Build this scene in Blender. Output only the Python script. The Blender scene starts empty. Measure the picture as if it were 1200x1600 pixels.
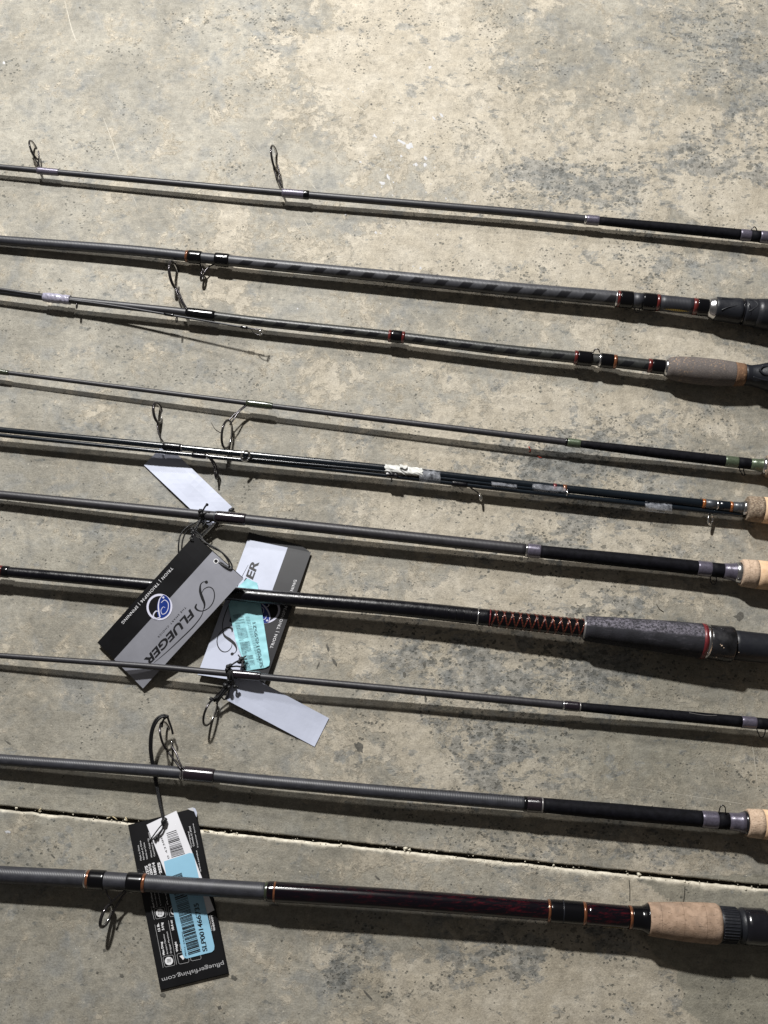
import bpy, bmesh, math, random
import numpy as np
from mathutils import Vector, noise
random.seed(7)
rnd = random.Random(11)
K = 0.00038            # metres per floor unit (one unit = 0.38 mm)
D = 1600.0             # distance from the lens to the middle of the picture on the floor, in units
TILT = math.radians(15)
CX, CY = 600.0, 800.0
S = bpy.context.scene
COL = S.collection

# ---------------------------------------------------------------- camera, world, lamps, exposure
cam_d = bpy.data.cameras.new('camera'); cam = bpy.data.objects.new('camera', cam_d); COL.objects.link(cam)
cam_d.sensor_fit = 'VERTICAL'; cam_d.sensor_height = 32; cam_d.lens = 32.0
cam_d.clip_start = 0.01; cam_d.clip_end = 50
cam.location = (0, -D * math.sin(TILT) * K, D * math.cos(TILT) * K); cam.rotation_euler = (TILT, 0, 0)
S.camera = cam
w = bpy.data.worlds.new('World'); S.world = w; w.use_nodes = True
bg = w.node_tree.nodes['Background']; bg.inputs[0].default_value = (1.0, 0.94, 0.88, 1); bg.inputs[1].default_value = 0.085

def lamp(name, x, y, z, power, size, col):
    d = bpy.data.lights.new(name, 'AREA'); d.shape = 'DISK'; d.size = size; d.energy = power; d.color = col
    o = bpy.data.objects.new(name, d); COL.objects.link(o)
    p = Vector(((x - CX) * K, (CY - y) * K, z * K)); o.location = p
    o.rotation_euler = (-p).to_track_quat('-Z', 'Y').to_euler()
    return o
lamp('work_lamp', -100, -1200, 2400, 23.0, 0.055, (1.0, 0.99, 0.965))
lamp('ceiling_lamp', 50, -2650, 2700, 10.0, 0.12, (1.0, 0.98, 0.95))
S.view_settings.view_transform = 'Standard'; S.view_settings.look = 'None'
S.view_settings.exposure = 0.0; S.view_settings.gamma = 1.0
S.cycles.max_bounces = 8

# ---------------------------------------------------------------- helpers
CAM = Vector((0, -D * math.sin(TILT) * K, D * math.cos(TILT) * K)); CT, SN = math.cos(TILT), math.sin(TILT)
def P(x, y, z=0.0):
    """place on the floor plan seen at (x, y), raised to height z"""
    u, v = (x - CX) / D, (CY - y) / D
    dx, dy, dz = u, v * CT + SN, v * SN - CT
    t = (CAM.z - z * K) / -dz
    return Vector((dx * t, CAM.y + dy * t, z * K))
def Pn(X, Y, Z):
    u, v = (X - CX) / D, (CY - Y) / D
    dx, dy, dz = u, v * CT + SN, v * SN - CT
    t = (CAM.z) / -dz
    return np.stack([dx * t, CAM.y + dy * t, Z * K], -1)
def sc(p):
    """how much bigger a thing must be here than at the middle of the floor to measure the same"""
    return ((CAM - p).dot(Vector((0, -SN, CT)))) / (D * K)

def link(o, parent=None):
    COL.objects.link(o)
    if parent is not None: o.parent = parent
    return o
def root_of(o):
    while o.parent is not None: o = o.parent
    return o
def thing(name, label, cat, at, group=None):
    o = bpy.data.objects.new(name, None); COL.objects.link(o)
    o.location = at; o.empty_display_size = 0.01
    o['label'] = label; o['category'] = cat
    if group: o['group'] = group
    return o
def mk(name, vs, fs, mat, parent=None, smooth=False, uvs=None):
    off = root_of(parent).location if parent is not None else Vector((0, 0, 0))
    me = bpy.data.meshes.new(name)
    me.from_pydata([tuple(Vector(v) - off) for v in vs], [], fs)
    if uvs is not None:
        lay = me.uv_layers.new(name='UVMap')
        buf = [c for f in uvs for uv in f for c in uv]
        lay.data.foreach_set('uv', buf)
    me.materials.append(mat)
    if smooth: me.polygons.foreach_set('use_smooth', [True] * len(me.polygons))
    me.update()
    return link(bpy.data.objects.new(name, me), parent)

def catmull(pts, n=6):
    out = []
    m = len(pts)
    for i in range(m - 1):
        p0 = pts[max(i - 1, 0)]; p1 = pts[i]; p2 = pts[i + 1]; p3 = pts[min(i + 2, m - 1)]
        for k in range(n):
            t = k / n
            out.append(0.5 * ((2 * p1) + (p2 - p0) * t + (2 * p0 - 5 * p1 + 4 * p2 - p3) * t * t + (3 * p1 - p0 - 3 * p2 + p3) * t ** 3))
    out.append(pts[-1])
    return out

class M:      # mesh accumulator
    def __init__(s): s.v = []; s.f = []; s.uv = []
    def tube(s, pts, rad, seg=12, cap=True, us=None, flat=None):
        """pts: world vectors, rad: radius per point (world)."""
        n = len(pts)
        if not hasattr(rad, '__len__'): rad = [rad] * n
        base = len(s.v)
        up = Vector((0, 0, 1)); fr = None
        for i in range(n):
            t = (pts[min(i + 1, n - 1)] - pts[max(i - 1, 0)])
            if t.length < 1e-9: t = Vector((1, 0, 0))
            t.normalize()
            if fr is None:
                a = up if abs(t.z) < 0.95 else Vector((0, 1, 0))
                nrm = (a - t * a.dot(t)).normalized()
            else:
                nrm = (fr - t * fr.dot(t)).normalized()
            fr = nrm; b = t.cross(nrm); q_ = sc(pts[i])
            for k in range(seg):
                an = 2 * math.pi * k / seg
                s.v.append(pts[i] + (nrm * math.cos(an) + b * math.sin(an) * (flat or 1)) * rad[i] * q_)
        if us is None: us = list(range(n))
        for i in range(n - 1):
            for k in range(seg):
                k2 = (k + 1) % seg
                s.f.append((base + i * seg + k, base + i * seg + k2, base + (i + 1) * seg + k2, base + (i + 1) * seg + k))
                s.uv.append(((us[i], k / seg), (us[i], (k + 1) / seg), (us[i + 1], (k + 1) / seg), (us[i + 1], k / seg)))
        if cap:
            s.f.append(tuple(base + k for k in reversed(range(seg)))); s.uv.append(((us[0], 0),) * seg)
            s.f.append(tuple(base + (n - 1) * seg + k for k in range(seg))); s.uv.append(((us[-1], 0),) * seg)
        return s
    def torus(s, c, nrm, R, r, seg=36, sub=8, tall=1.0, axis=None):
        nrm = nrm.normalized(); q_ = sc(c); R *= q_; r *= q_
        a = axis if axis is not None else Vector((0, 1, 0))
        a = (a - nrm * a.dot(nrm)).normalized(); b = nrm.cross(a)
        base = len(s.v)
        for i in range(seg):
            t = 2 * math.pi * i / seg
            d = a * math.cos(t) * tall + b * math.sin(t); d2 = (a * math.cos(t) + b * math.sin(t))
            for k in range(sub):
                u = 2 * math.pi * k / sub
                s.v.append(c + d * R + d2 * r * math.cos(u) + nrm * r * math.sin(u))
        for i in range(seg):
            for k in range(sub):
                i2 = (i + 1) % seg; k2 = (k + 1) % sub
                s.f.append((base + i * sub + k, base + i2 * sub + k, base + i2 * sub + k2, base + i * sub + k2))
                s.uv.append(((0, 0),) * 4)
        return s
    def ball(s, c, r, seg=10):
        base = len(s.v); rings = seg // 2 + 1; r *= sc(c)
        for i in range(rings + 1):
            th = math.pi * i / rings
            for k in range(seg):
                ph = 2 * math.pi * k / seg
                j = 1 + 0.12 * rnd.uniform(-1, 1)
                s.v.append(c + Vector((math.sin(th) * math.cos(ph), math.sin(th) * math.sin(ph), math.cos(th))) * r * j)
        for i in range(rings):
            for k in range(seg):
                k2 = (k + 1) % seg
                s.f.append((base + i * seg + k, base + (i + 1) * seg + k, base + (i + 1) * seg + k2, base + i * seg + k2)); s.uv.append(((0, 0),) * 4)
        return s
    def build(s, name, mat, parent=None, smooth=True):
        return mk(name, s.v, s.f, mat, parent, smooth, s.uv)

# ---------------------------------------------------------------- materials
def new_mat(name):
    m = bpy.data.materials.new(name); m.use_nodes = True
    nt = m.node_tree; b = nt.nodes['Principled BSDF']
    return m, nt, b
def pm(name, col, rough=0.5, metal=0.0, spec=0.5, coat=0.0, noise_s=0.0, noise_amt=0.0, bump=0.0, bump_s=2000.0, sheen=0.0, rough_var=0.0):
    m, nt, b = new_mat(name); N = nt.nodes; L = nt.links
    b.inputs['Base Color'].default_value = (*col, 1); b.inputs['Roughness'].default_value = rough
    b.inputs['Metallic'].default_value = metal; b.inputs['Specular IOR Level'].default_value = spec
    b.inputs['Coat Weight'].default_value = coat; b.inputs['Coat Roughness'].default_value = 0.2
    g = N.new('ShaderNodeNewGeometry')
    if noise_amt:
        n = N.new('ShaderNodeTexNoise'); n.inputs['Scale'].default_value = noise_s; n.inputs['Detail'].default_value = 6; n.inputs['Roughness'].default_value = .65
        L.new(g.outputs['Position'], n.inputs['Vector'])
        r = N.new('ShaderNodeValToRGB'); L.new(n.outputs['Fac'], r.inputs[0])
        r.color_ramp.elements[0].position = .32; r.color_ramp.elements[1].position = .68
        r.color_ramp.elements[0].color = (*[max(0, c * (1 - noise_amt)) for c in col], 1)
        r.color_ramp.elements[1].color = (*[min(1, c * (1 + noise_amt)) for c in col], 1)
        L.new(r.outputs[0], b.inputs['Base Color'])
    if rough_var:
        n = N.new('ShaderNodeTexNoise'); n.inputs['Scale'].default_value = 300; n.inputs['Detail'].default_value = 5
        L.new(g.outputs['Position'], n.inputs['Vector'])
        mr = N.new('ShaderNodeMapRange'); mr.inputs['To Min'].default_value = max(0.02, rough - rough_var); mr.inputs['To Max'].default_value = rough + rough_var
        mr.inputs['From Min'].default_value = .3; mr.inputs['From Max'].default_value = .7
        L.new(n.outputs['Fac'], mr.inputs['Value']); L.new(mr.outputs[0], b.inputs['Roughness'])
    if bump:
        n = N.new('ShaderNodeTexNoise'); n.inputs['Scale'].default_value = bump_s; n.inputs['Detail'].default_value = 3
        L.new(g.outputs['Position'], n.inputs['Vector'])
        bp = N.new('ShaderNodeBump'); bp.inputs['Strength'].default_value = bump; bp.inputs['Distance'].default_value = 0.0004
        L.new(n.outputs['Fac'], bp.inputs['Height']); L.new(bp.outputs[0], b.inputs['Normal'])
    return m
def math_node(nt, op, a, b=None, c=None, clamp=False):
    n = nt.nodes.new('ShaderNodeMath'); n.operation = op; n.use_clamp = clamp
    for i, v in enumerate((a, b, c)):
        if v is None: continue
        if isinstance(v, (int, float)): n.inputs[i].default_value = v
        else: nt.links.new(v, n.inputs[i])
    return n.outputs[0]
def ramp(nt, src, lo, hi):
    n = nt.nodes.new('ShaderNodeMapRange'); n.interpolation_type = 'SMOOTHSTEP'
    n.inputs['From Min'].default_value = lo; n.inputs['From Max'].default_value = hi
    nt.links.new(src, n.inputs['Value']); return n.outputs[0]
def mixc(nt, fac, a, b, mode='MIX'):
    n = nt.nodes.new('ShaderNodeMix'); n.data_type = 'RGBA'; n.blend_type = mode
    if isinstance(fac, (int, float)): n.inputs[0].default_value = fac
    else: nt.links.new(fac, n.inputs[0])
    for i, v in ((6, a), (7, b)):
        if isinstance(v, tuple): n.inputs[i].default_value = (*v, 1)
        else: nt.links.new(v, n.inputs[i])
    return n.outputs[2]
def tex(nt, vec, scale, detail=6, rough=.6, dist=0.0):
    n = nt.nodes.new('ShaderNodeTexNoise'); n.inputs['Scale'].default_value = scale; n.inputs['Detail'].default_value = detail
    n.inputs['Roughness'].default_value = rough; n.inputs['Distortion'].default_value = dist
    nt.links.new(vec, n.inputs['Vector']); return n.outputs['Fac']
def mapping(nt, vec, rot=0, sc=(1, 1, 1), loc=(0, 0, 0)):
    n = nt.nodes.new('ShaderNodeMapping'); n.inputs['Rotation'].default_value = (0, 0, rot); n.inputs['Scale'].default_value = sc; n.inputs['Location'].default_value = loc
    nt.links.new(vec, n.inputs['Vector']); return n.outputs[0]

def graphite(name, col, rough, ring_amt=0.25, pitch=2.2, spiral=None, dusty=0.0, spec=.5):
    """rod blank: fine wound ridges along its length; optional dark spiral wrap"""
    m, nt, b = new_mat(name); N = nt.nodes; L = nt.links
    uv = N.new('ShaderNodeUVMap'); sp = N.new('ShaderNodeSeparateXYZ'); L.new(uv.outputs[0], sp.inputs[0])
    u, v = sp.outputs[0], sp.outputs[1]
    g = N.new('ShaderNodeNewGeometry')
    n1 = tex(nt, g.outputs['Position'], 160, 6, .6)
    c = mixc(nt, ramp(nt, n1, .35, .7), tuple(x * .8 for x in col), tuple(x * 1.3 for x in col))
    if dusty:
        mp = mapping(nt, g.outputs['Position'], .09, (220, 900, 900))
        c = mixc(nt, math_node(nt, 'MULTIPLY', ramp(nt, tex(nt, mp, 1, 6, .7), .48, .75), dusty), c, (.28, .27, .27))
    b.inputs['Roughness'].default_value = rough; b.inputs['Specular IOR Level'].default_value = spec
    if spiral:
        per, duty = spiral
        t = math_node(nt, 'FRACT', math_node(nt, 'ADD', math_node(nt, 'DIVIDE', u, per), math_node(nt, 'MULTIPLY', v, 1.4)))
        wob = math_node(nt, 'MULTIPLY', math_node(nt, 'SUBTRACT', tex(nt, g.outputs['Position'], 260, 3, .5), .5), .12)
        t = math_node(nt, 'ADD', t, wob)
        f = math_node(nt, 'MULTIPLY', ramp(nt, t, .03, .09), math_node(nt, 'SUBTRACT', 1, ramp(nt, t, duty, duty + .06)))
        vv = math_node(nt, 'FRACT', math_node(nt, 'ADD', v, .5))
        f = math_node(nt, 'MULTIPLY', f, math_node(nt, 'MULTIPLY', ramp(nt, vv, .47, .53), math_node(nt, 'SUBTRACT', 1, ramp(nt, vv, .80, .86))))  # sheen put into the colour: dark spiral masked off on the upper flank
        c = mixc(nt, math_node(nt, 'MULTIPLY', f, .85), c, (.006, .006, .008))
        L.new(math_node(nt, 'MULTIPLY_ADD', f, -.12, rough), b.inputs['Roughness'])
    L.new(c, b.inputs['Base Color'])
    if ring_amt:
        sw = math_node(nt, 'SINE', math_node(nt, 'MULTIPLY', u, 2 * math.pi / pitch))
        bp = N.new('ShaderNodeBump'); bp.inputs['Strength'].default_value = ring_amt; bp.inputs['Distance'].default_value = .0002
        hh = math_node(nt, 'ADD', sw, math_node(nt, 'MULTIPLY', tex(nt, g.outputs['Position'], 1500, 2), 1.5))
        L.new(hh, bp.inputs['Height']); L.new(bp.outputs[0], b.inputs['Normal'])
    return m

def cork_mat(name, a, bcol, dark, dens=.0, scale=1.0, dirt=0.0):
    m, nt, b = new_mat(name); N = nt.nodes; L = nt.links
    g = N.new('ShaderNodeNewGeometry'); pos = g.outputs['Position']
    c = mixc(nt, ramp(nt, tex(nt, pos, 330 * scale, 5, .6, .4), .3, .7), a, bcol)
    mp = mapping(nt, pos, .09, (420 * scale, 1300 * scale, 1300 * scale))
    p = ramp(nt, tex(nt, mp, 1, 5, .65), .64 - dens, .72 - dens)
    c = mixc(nt, math_node(nt, 'MULTIPLY', p, .75), c, dark)
    if dirt:
        c = mixc(nt, math_node(nt, 'MULTIPLY', ramp(nt, tex(nt, pos, 90, 6, .7, .5), .42, .7), dirt), c, (.10, .085, .075))
    uv = N.new('ShaderNodeUVMap'); us = N.new('ShaderNodeSeparateXYZ'); L.new(uv.outputs[0], us.inputs[0])
    jn = math_node(nt, 'ABSOLUTE', math_node(nt, 'SUBTRACT', math_node(nt, 'FRACT', math_node(nt, 'DIVIDE', math_node(nt, 'ADD', us.outputs[0], 8.0), 34.0)), .5))
    jf = math_node(nt, 'SUBTRACT', 1, ramp(nt, jn, .004, .022))
    c = mixc(nt, math_node(nt, 'MULTIPLY', jf, .45), c, dark)
    c = mixc(nt, math_node(nt, 'MULTIPLY', ramp(nt, tex(nt, pos, 70, 5, .65, .4), .48, .75), .28), c, dark)
    L.new(c, b.inputs['Base Color']); b.inputs['Roughness'].default_value = .82; b.inputs['Specular IOR Level'].default_value = .25
    bp = N.new('ShaderNodeBump'); bp.inputs['Strength'].default_value = .5; bp.inputs['Distance'].default_value = .0003
    L.new(math_node(nt, 'SUBTRACT', tex(nt, pos, 1100, 4, .7), p), bp.inputs['Height']); L.new(bp.outputs[0], b.inputs['Normal'])
    return m

def foam_mat(name, base, dust, amount, top=False, warm=None):
    m, nt, b = new_mat(name); N = nt.nodes; L = nt.links
    g = N.new('ShaderNodeNewGeometry'); pos = g.outputs['Position']
    c = mixc(nt, ramp(nt, tex(nt, pos, 120, 6, .65, .3), .35, .72), base, tuple(x * 2.0 for x in base))
    sp_ = ramp(nt, tex(nt, pos, 1500, 4, .75), .5, .68)
    reg = ramp(nt, tex(nt, mapping(nt, pos, .1, (.55, 1.5, 1.5)), 110, 7, .72), .62 - amount, .85 - amount)
    c = mixc(nt, math_node(nt, 'MULTIPLY', math_node(nt, 'MULTIPLY', math_node(nt, 'MULTIPLY_ADD', sp_, .6, .4), math_node(nt, 'POWER', reg, 1.5)), .75), c, dust)
    if top:      # dust rubbed off on the floor-side and lying along the far flank
        uv = N.new('ShaderNodeUVMap'); us = N.new('ShaderNodeSeparateXYZ'); L.new(uv.outputs[0], us.inputs[0])
        fl = math_node(nt, 'MULTIPLY', ramp(nt, math_node(nt, 'ADD', us.outputs[1], math_node(nt, 'MULTIPLY', math_node(nt, 'SUBTRACT', tex(nt, pos, 130, 5, .7), .5), .5)), .76, .95), ramp(nt, tex(nt, pos, 800, 6, .8), .42, .60))
        fl = math_node(nt, 'MULTIPLY', fl, math_node(nt, 'SUBTRACT', 1, ramp(nt, us.outputs[1], .97, 1.0)))
        c = mixc(nt, math_node(nt, 'MULTIPLY', fl, .7), c, dust)
    if warm:
        s2 = math_node(nt, 'MULTIPLY', ramp(nt, tex(nt, mapping(nt, pos, 0, (1, 1, 1), (3, 1, 0)), 900, 3, .6), .55, .66), ramp(nt, tex(nt, pos, 60, 3), .42, .62))
        c = mixc(nt, math_node(nt, 'MULTIPLY', s2, .5), c, warm)
    L.new(c, b.inputs['Base Color']); b.inputs['Roughness'].default_value = .8; b.inputs['Specular IOR Level'].default_value = .3
    bp = N.new('ShaderNodeBump'); bp.inputs['Strength'].default_value = .6; bp.inputs['Distance'].default_value = .0003
    L.new(tex(nt, pos, 1600, 4, .7), bp.inputs['Height']); L.new(bp.outputs[0], b.inputs['Normal'])
    return m

def wrap_mat(name, col, rough=.32, metal=.35, coat=.6):
    m, nt, b = new_mat(name); L = nt.links; N = nt.nodes
    uv = N.new('ShaderNodeUVMap'); sp = N.new('ShaderNodeSeparateXYZ'); L.new(uv.outputs[0], sp.inputs[0])
    st = math_node(nt, 'SINE', math_node(nt, 'MULTIPLY', sp.outputs[0], 2 * math.pi / 1.3))
    g = N.new('ShaderNodeNewGeometry')
    f = math_node(nt, 'MULTIPLY_ADD', st, .25, tex(nt, g.outputs['Position'], 900, 3))
    c = mixc(nt, ramp(nt, f, .2, .8), tuple(x * .6 for x in col), tuple(x * 1.35 for x in col))
    L.new(c, b.inputs['Base Color'])
    b.inputs['Roughness'].default_value = rough; b.inputs['Metallic'].default_value = metal
    b.inputs['Coat Weight'].default_value = coat; b.inputs['Coat Roughness'].default_value = .2
    bp = N.new('ShaderNodeBump'); bp.inputs['Strength'].default_value = .25; bp.inputs['Distance'].default_value = .0001
    L.new(st, bp.inputs['Height']); L.new(bp.outputs[0], b.inputs['Normal'])
    return m

MT = {}
MT['graphite'] = graphite('graphite_blank', (.020, .021, .027), .46, .10)
MT['graphite_fine'] = graphite('fine_graphite_blank', (.016, .016, .020), .44, .10, 1.7)
MT['graphite_big'] = graphite('grey_graphite_blank', (.024, .025, .032), .46, .12, 2.6, dusty=.06)
MT['graphite_warm'] = graphite('warm_graphite_blank', (.019, .018, .022), .46, .10, 2.0)
MT['spiral_big'] = graphite('spiral_graphite_blank', (.044, .045, .052), .42, .15, 2.0, spiral=(38, .46))
MT['spiral_small'] = graphite('spiral_olive_blank', (.024, .025, .024), .38, .15, 2.0, spiral=(36, .5))
MT['blue_black'] = pm('blue_black_gloss', (.003, .006, .010), .28, coat=.8, spec=.2, rough_var=.06)
MT['black_gloss'] = pm('black_gloss', (.003, .003, .004), .2, coat=.6, spec=.1, rough_var=.07)
MT['black_satin'] = pm('black_satin', (.002, .002, .004), .28, spec=.4, bump=.15, bump_s=900, rough_var=.08)
MT['black_matte'] = pm('black_matte_wrap', (.005, .005, .007), .6, spec=.08, bump=.25, bump_s=2600, noise_s=300, noise_amt=.5)
MT['wrap_black'] = pm('black_epoxy_wrap', (.002, .002, .003), .12, coat=.6, spec=.1)
MT['purple'] = wrap_mat('purple_grey_thread', (.105, .095, .13))
MT['purple_dark'] = wrap_mat('dark_plum_thread', (.012, .008, .013), .2, .1, .8)
MT['green'] = wrap_mat('green_thread', (.085, .11, .07))
MT['green_dark'] = wrap_mat('dark_green_thread', (.03, .038, .022), .2, .2, 1.0)
MT['grey_thread'] = wrap_mat('grey_thread', (.05, .055, .065), .35, .2, .5)
MT['red'] = wrap_mat('red_thread', (.10, .011, .010), .28, .1, .8)
MT['dark_red'] = wrap_mat('worn_red_trim', (.13, .014, .018), .4, .1, .3)
MT['copper'] = wrap_mat('copper_thread', (.22, .08, .035), .22, .5, .8)
MT['orange'] = wrap_mat('orange_thread', (.34, .11, .03), .25, .3, .8)
MT['silver'] = pm('silver_trim', (.62, .62, .64), .22, 1.0, noise_s=600, noise_amt=.2)
MT['pale_trim'] = pm('pale_grey_trim', (.27, .26, .26), .3, .6)
MT['metal'] = pm('guide_steel', (.07, .066, .07), .24, .95)
MT['ring'] = pm('guide_ring_ceramic', (.05, .046, .048), .13, .7)
MT['bright'] = pm('bright_steel', (.72, .72, .72), .16, 1.0)
MT['cork'] = cork_mat('clean_cork', (.58, .38, .23), (.70, .49, .32), (.30, .16, .09), -.01)
MT['cork_used'] = cork_mat('handled_cork', (.27, .185, .13), (.39, .275, .20), (.10, .065, .045), .04, .8, .35)
MT['cork_comp'] = cork_mat('composite_cork', (.20, .145, .10), (.40, .32, .24), (.07, .05, .04), .14, 2.2, .0)
MT['cork_pale'] = cork_mat('pale_composite_cork', (.44, .32, .23), (.58, .44, .33), (.20, .14, .10), .08, 2.0)
MT['foam'] = foam_mat('black_foam_dusty', (.011, .011, .014), (.21, .195, .235), .12, top=True)
MT['foam_brown'] = foam_mat('speckled_brown_foam', (.034, .028, .026), (.22, .195, .185), .42, warm=(.50, .32, .18))
MT['foam_orange'] = foam_mat('orange_brown_foam', (.07, .038, .022), (.26, .15, .09), .4, warm=(.62, .36, .18))
MT['seat_grey'] = pm('reel_seat_grey_plastic', (.011, .012, .016), .42, spec=.35, bump=.2, bump_s=1200, rough_var=.08)
MT['seat_black'] = pm('reel_seat_black_plastic', (.006, .006, .009), .2, coat=.4, rough_var=.1)
MT['seat_grime'] = pm('grimy_black_plastic', (.012, .012, .014), .3, noise_s=90, noise_amt=.8, rough_var=.15, bump=.2, bump_s=500)
MT['card_black'] = pm('black_card', (.006, .006, .007), .42, spec=.3, coat=.05, noise_s=60, noise_amt=.3)
MT['card_dark'] = pm('charcoal_card', (.018, .018, .021), .4, spec=.5, coat=.1, noise_s=60, noise_amt=.25)
MT['card_silver'] = pm('silver_card', (.33, .335, .38), .36, .35, noise_s=40, noise_amt=.10, bump=.05, bump_s=200)
MT['card_white'] = pm('white_card', (.47, .50, .61), .45, noise_s=70, noise_amt=.05, bump=.25, bump_s=90)
MT['card_edge'] = pm('card_cut_edge', (.5, .5, .52), .7)
MT['sticker_white'] = pm('white_sticker', (.72, .72, .76), .4, noise_s=40, noise_amt=.04)
MT['sticker_blue'] = pm('blue_sticker', (.27, .50, .66), .35, noise_s=40, noise_amt=.05)
MT['sticker_cyan'] = pm('cyan_sticker', (.32, .62, .68), .28, noise_s=60, noise_amt=.10, bump=.5, bump_s=160)
MT['ink_black'] = pm('black_ink', (.01, .01, .012), .4)
MT['ink_faded'] = pm('faded_ink', (.10, .19, .22), .4, noise_s=500, noise_amt=.6)
MT['ink_white'] = pm('white_ink', (.72, .72, .74), .5)
MT['ink_grey'] = pm('grey_ink', (.40, .40, .41), .5)
MT['ink_blue'] = pm('blue_ink', (.012, .035, .21), .3, noise_s=80, noise_amt=.2)
MT['ink_lavender'] = pm('pale_lavender_ink', (.60, .60, .72), .4)
MT['ink_gold'] = pm('gold_ink', (.36, .26, .06), .35, .6)
MT['cord'] = pm('black_elastic_cord', (.006, .006, .007), .45, bump=.5, bump_s=3500)
MT['tape_white'] = pm('crumpled_white_tape', (.52, .52, .50), .45, noise_s=250, noise_amt=.12, bump=.4, bump_s=400)
MT['tape_lav'] = pm('lavender_tape', (.26, .25, .32), .3, coat=.3, noise_s=500, noise_amt=.45, bump=.6, bump_s=700)

def clear_tape():
    m, nt, b = new_mat('clear_tape'); L = nt.links
    b.inputs['Base Color'].default_value = (.6, .62, .68, 1); b.inputs['Roughness'].default_value = .2
    g = nt.nodes.new('ShaderNodeNewGeometry')
    a = ramp(nt, tex(nt, g.outputs['Position'], 260, 5, .7), .3, .8)
    L.new(math_node(nt, 'MULTIPLY_ADD', a, .28, .02), b.inputs['Alpha'])
    bp = nt.nodes.new('ShaderNodeBump'); bp.inputs['Strength'].default_value = .5; bp.inputs['Distance'].default_value = .0004
    L.new(tex(nt, g.outputs['Position'], 500, 3), bp.inputs['Height']); L.new(bp.outputs[0], b.inputs['Normal'])
    return m
MT['clear_tape'] = clear_tape()

def maroon():
    m, nt, b = new_mat('maroon_marbled_gloss'); L = nt.links
    g = nt.nodes.new('ShaderNodeNewGeometry'); pos = g.outputs['Position']
    mp = mapping(nt, pos, .09, (160, 700, 700))
    f = ramp(nt, tex(nt, mp, 1, 7, .72, .3), .48, .72)
    sp = nt.nodes.new('ShaderNodeSeparateXYZ'); L.new(pos, sp.inputs[0])
    f2 = ramp(nt, sp.outputs[0], -.08, .10)
    c = mixc(nt, math_node(nt, 'MULTIPLY', f, math_node(nt, 'MULTIPLY_ADD', f2, .85, .15)), (.002, .001, .003), (.06, .003, .007))
    L.new(c, b.inputs['Base Color']); b.inputs['Roughness'].default_value = .3
    b.inputs['Coat Weight'].default_value = 1; b.inputs['Coat Roughness'].default_value = .15; b.inputs['Specular IOR Level'].default_value = .0
    bp = nt.nodes.new('ShaderNodeBump'); bp.inputs['Strength'].default_value = .12; bp.inputs['Distance'].default_value = .0004
    L.new(tex(nt, mapping(nt, pos, .09, (60, 260, 260)), 1, 3), bp.inputs['Height']); L.new(bp.outputs[0], b.inputs['Coat Normal'])
    return m
MT['maroon'] = maroon()

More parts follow.
